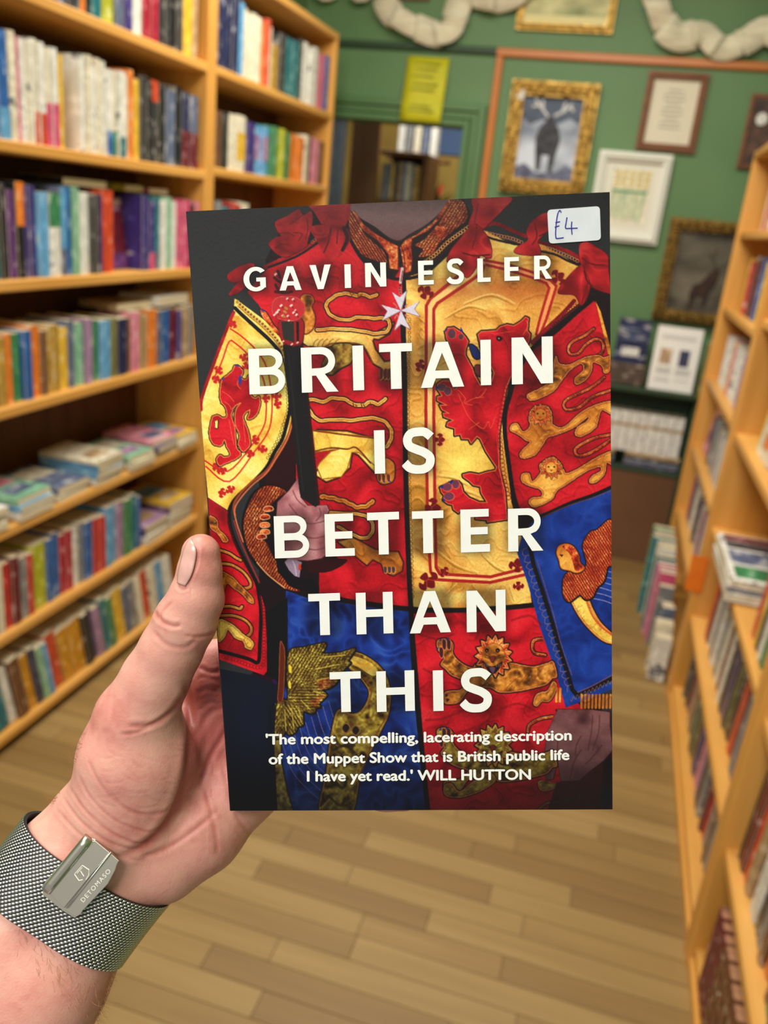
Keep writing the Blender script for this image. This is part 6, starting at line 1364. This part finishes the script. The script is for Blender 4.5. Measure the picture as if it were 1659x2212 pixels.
for i in range(NT):
    j=(i+1)%NT
    for k in range(4): f.append((i*4+k,j*4+k,j*4+(k+1)%4,i*4+(k+1)%4))
o=MB().add(W_,f).build('band_backing',M_std,wb_,loc=WL,smooth=False); o.location=(0,0,0)
# links
arc=np.r_[0,np.cumsum(np.linalg.norm(np.diff(np.vstack([c0+dirs*R0[:,None],c0+dirs[:1]*R0[0]]),axis=0),axis=1))]; per_=arc[-1]
pl=.00155; nl=int(per_/pl); nrow=27; ww=2*BW/nrow
uvw=[]; 
us=[(0,0,1),(0,0,-1)]+[(math.cos(a),math.sin(a),0) for a in np.linspace(0,2*math.pi,7)[:-1]]
us=np.array(us+[(.7*math.cos(a),.7*math.sin(a),.7) for a in np.linspace(0,2*math.pi,7)[:-1]])
fc=[(2+i,2+(i+1)%6,8+(i+1)%6,8+i) for i in range(6)]
Vs=[];Fs=[];n0=0
for r_ in range(nrow):
    a=-BW+(r_+.5)*ww; sg=1
    for i in range(nl):
        s=(i+.5*(r_%2))*pl; tv=np.interp(s%per_,arc,np.r_[th,2*np.pi]); c=bandP(tv,a,.0012)
        e1=bandP(tv+.012,a,.0012)-c; e1/=np.linalg.norm(e1); nn=np.cos(tv)*t1+np.sin(tv)*t2; nn-=e1*(nn@e1); nn/=np.linalg.norm(nn); e2=ax_
        d1=e1*math.cos(.42*sg)+e2*math.sin(.42*sg); d2=-e1*math.sin(.42*sg)+e2*math.cos(.42*sg)
        Vs.append(c+us[:, :1]*d1*.00076+us[:,1:2]*d2*.00038+us[:,2:]*nn*.00034)
nL=len(Vs); Vs=np.array(Vs); nv=len(us); fcs=[(0,8+i,8+(i+1)%6) for i in range(6)]
tri=[];
for i in range(6):
    a,b,c,d=2+i,2+(i+1)%6,8+(i+1)%6,8+i; tri+=[(a,b,c),(a,c,d),(0,d,c)]
tri=np.array(tri); T=(tri[None]+np.arange(nL)[:,None,None]*nv).reshape(-1,3)
lk=npmesh('woven_links',toW(Vs.reshape(-1,3)),T,M_st,wb_,True,WL); lk.location=(0,0,0); lk['kind']='stuff'
# clasp
cc0=surf(np.array([172.]),np.array([1890.]))[0]; nC=grad(surf(np.array([172.]),np.array([1885.])))[0]
tt_=bandP(1.6,0,0)-bandP(1.5,0,0)
cpl=bandP(math.pi/2+.12,0,.0026); nC=(t2*1.0-t1*.12); nC/=np.linalg.norm(nC)
def onC(x,y,lift=0):
    d=np.array([(x-CX)/F,-(y-CY)/F,-1.]); t=((cpl+nC*lift)@nC)/(d@nC); return toW(d*t)
nW=toW(nC)-EYE
K=lambda s:[(float(a.split(',')[0])/4.1475,float(a.split(',')[1])/4.1475+1700) for a in s.split()]
def pl_(name,s,l0,l1,m,par=None):
    o=MB().prism([onC(x,y,l0) for x,y in K(s)],nW,l1-l0).build(name,m,par or wb_,loc=WL); o.location=(0,0,0)
    bv=o.modifiers.new('b','BEVEL'); bv.width=.00018; bv.segments=2; bv.limit_method='ANGLE'; return o
pl_('clasp_base','395,925 785,440 870,458 1000,572 1078,655 1050,700 690,1160 590,1100 400,950',-.0024,-.0004,M_pl)
pl_('clasp_plate','1000,590 1075,655 1055,690 1040,740 975,862 745,1105 735,1130 690,1158 592,1098 600,1085',-.0006,.0004,M_pl)
lid=pl_('clasp_lid','440,930 860,470 995,580 583,1078',-.0006,.0007,M_pl)
rg=[]; 
p=[onC(*K('415,925')[0],.0004),onC(*K('800,455')[0],.0004)]; o=MB().tube([p[0]*(1-t)+p[1]*t for t in np.linspace(0,1,8)],.0019,16).build('clasp_hinge_barrel',M_pl,wb_,loc=WL,smooth=True); o.location=(0,0,0)
p=[onC(*K('600,1085')[0],.0009),onC(*K('998,582')[0],.0009)]; o=MB().tube(p,.00028,8).build('clasp_edge',M_st,wb_,loc=WL,smooth=True); o.location=(0,0,0)
for s in('668,782 738,702 798,742 796,790 770,830','668,782 708,838 742,830','722,752 752,800','690,775 738,722'):
    q=K(s); o=MB().tube([onC(x,y,.00072) for x,y in q],.00016,5).build('shield_emblem',M_eg,lid,loc=WL); o.location=(0,0,0)
a,b=K('748,1035')[0],K('995,757')[0]
o=textpx('DETOMASO',a[0],a[1],b[0],b[1],9.5,M_eg,.00045,onC,'engraved_text',wb_,off=.0,space=1.25)

# ================================================================ leave out shelf books that no nearby viewpoint can see
bpy.context.view_layer.update(); _dg=bpy.context.evaluated_depsgraph_get()
_hide={o for o in sc.objects if o.name.split('.')[0] in('front_cover','cover_board','back_cover','hand','pages') and (o.parent is hb or o.parent is per)}
def _seen(o):
    bb=[o.matrix_world@Vector(c) for c in o.bound_box]; c=sum(bb,Vector())/8
    P=[c+(q-c)*.93 for q in bb]; P+=[(P[a]+P[b])/2 for a,b in((0,1),(2,3),(4,5),(6,7),(0,4),(1,5),(3,7),(2,6),(0,3),(1,2),(4,7),(5,6))]
    for ex in(0,-.22,.22):
        e=Vector((ex,0,H))
        for p in P:
            x,y=proj(np.array(p)-np.array([ex,0,0]))
            if not(-25<x<1684 and -25<y<2237): continue
            d=p-e; L_=d.length; st=e+d.normalized()*.45; ok,l,n,i,ob,m=sc.ray_cast(_dg,st,d.normalized(),distance=L_)
            while ok and ob and ob.parent and ob.parent.type=='MESH': ob=ob.parent
            if ok and ob and ob.name==o.name: return True
            if ok and (l-p).length<.006: return True
    return False
_del=[o for o in list(sc.objects) if o.get('category')=='book' and o.type=='MESH' and not _seen(o)]
for o in _del:
    for c in list(o.children): bpy.data.objects.remove(c)
    bpy.data.objects.remove(o)
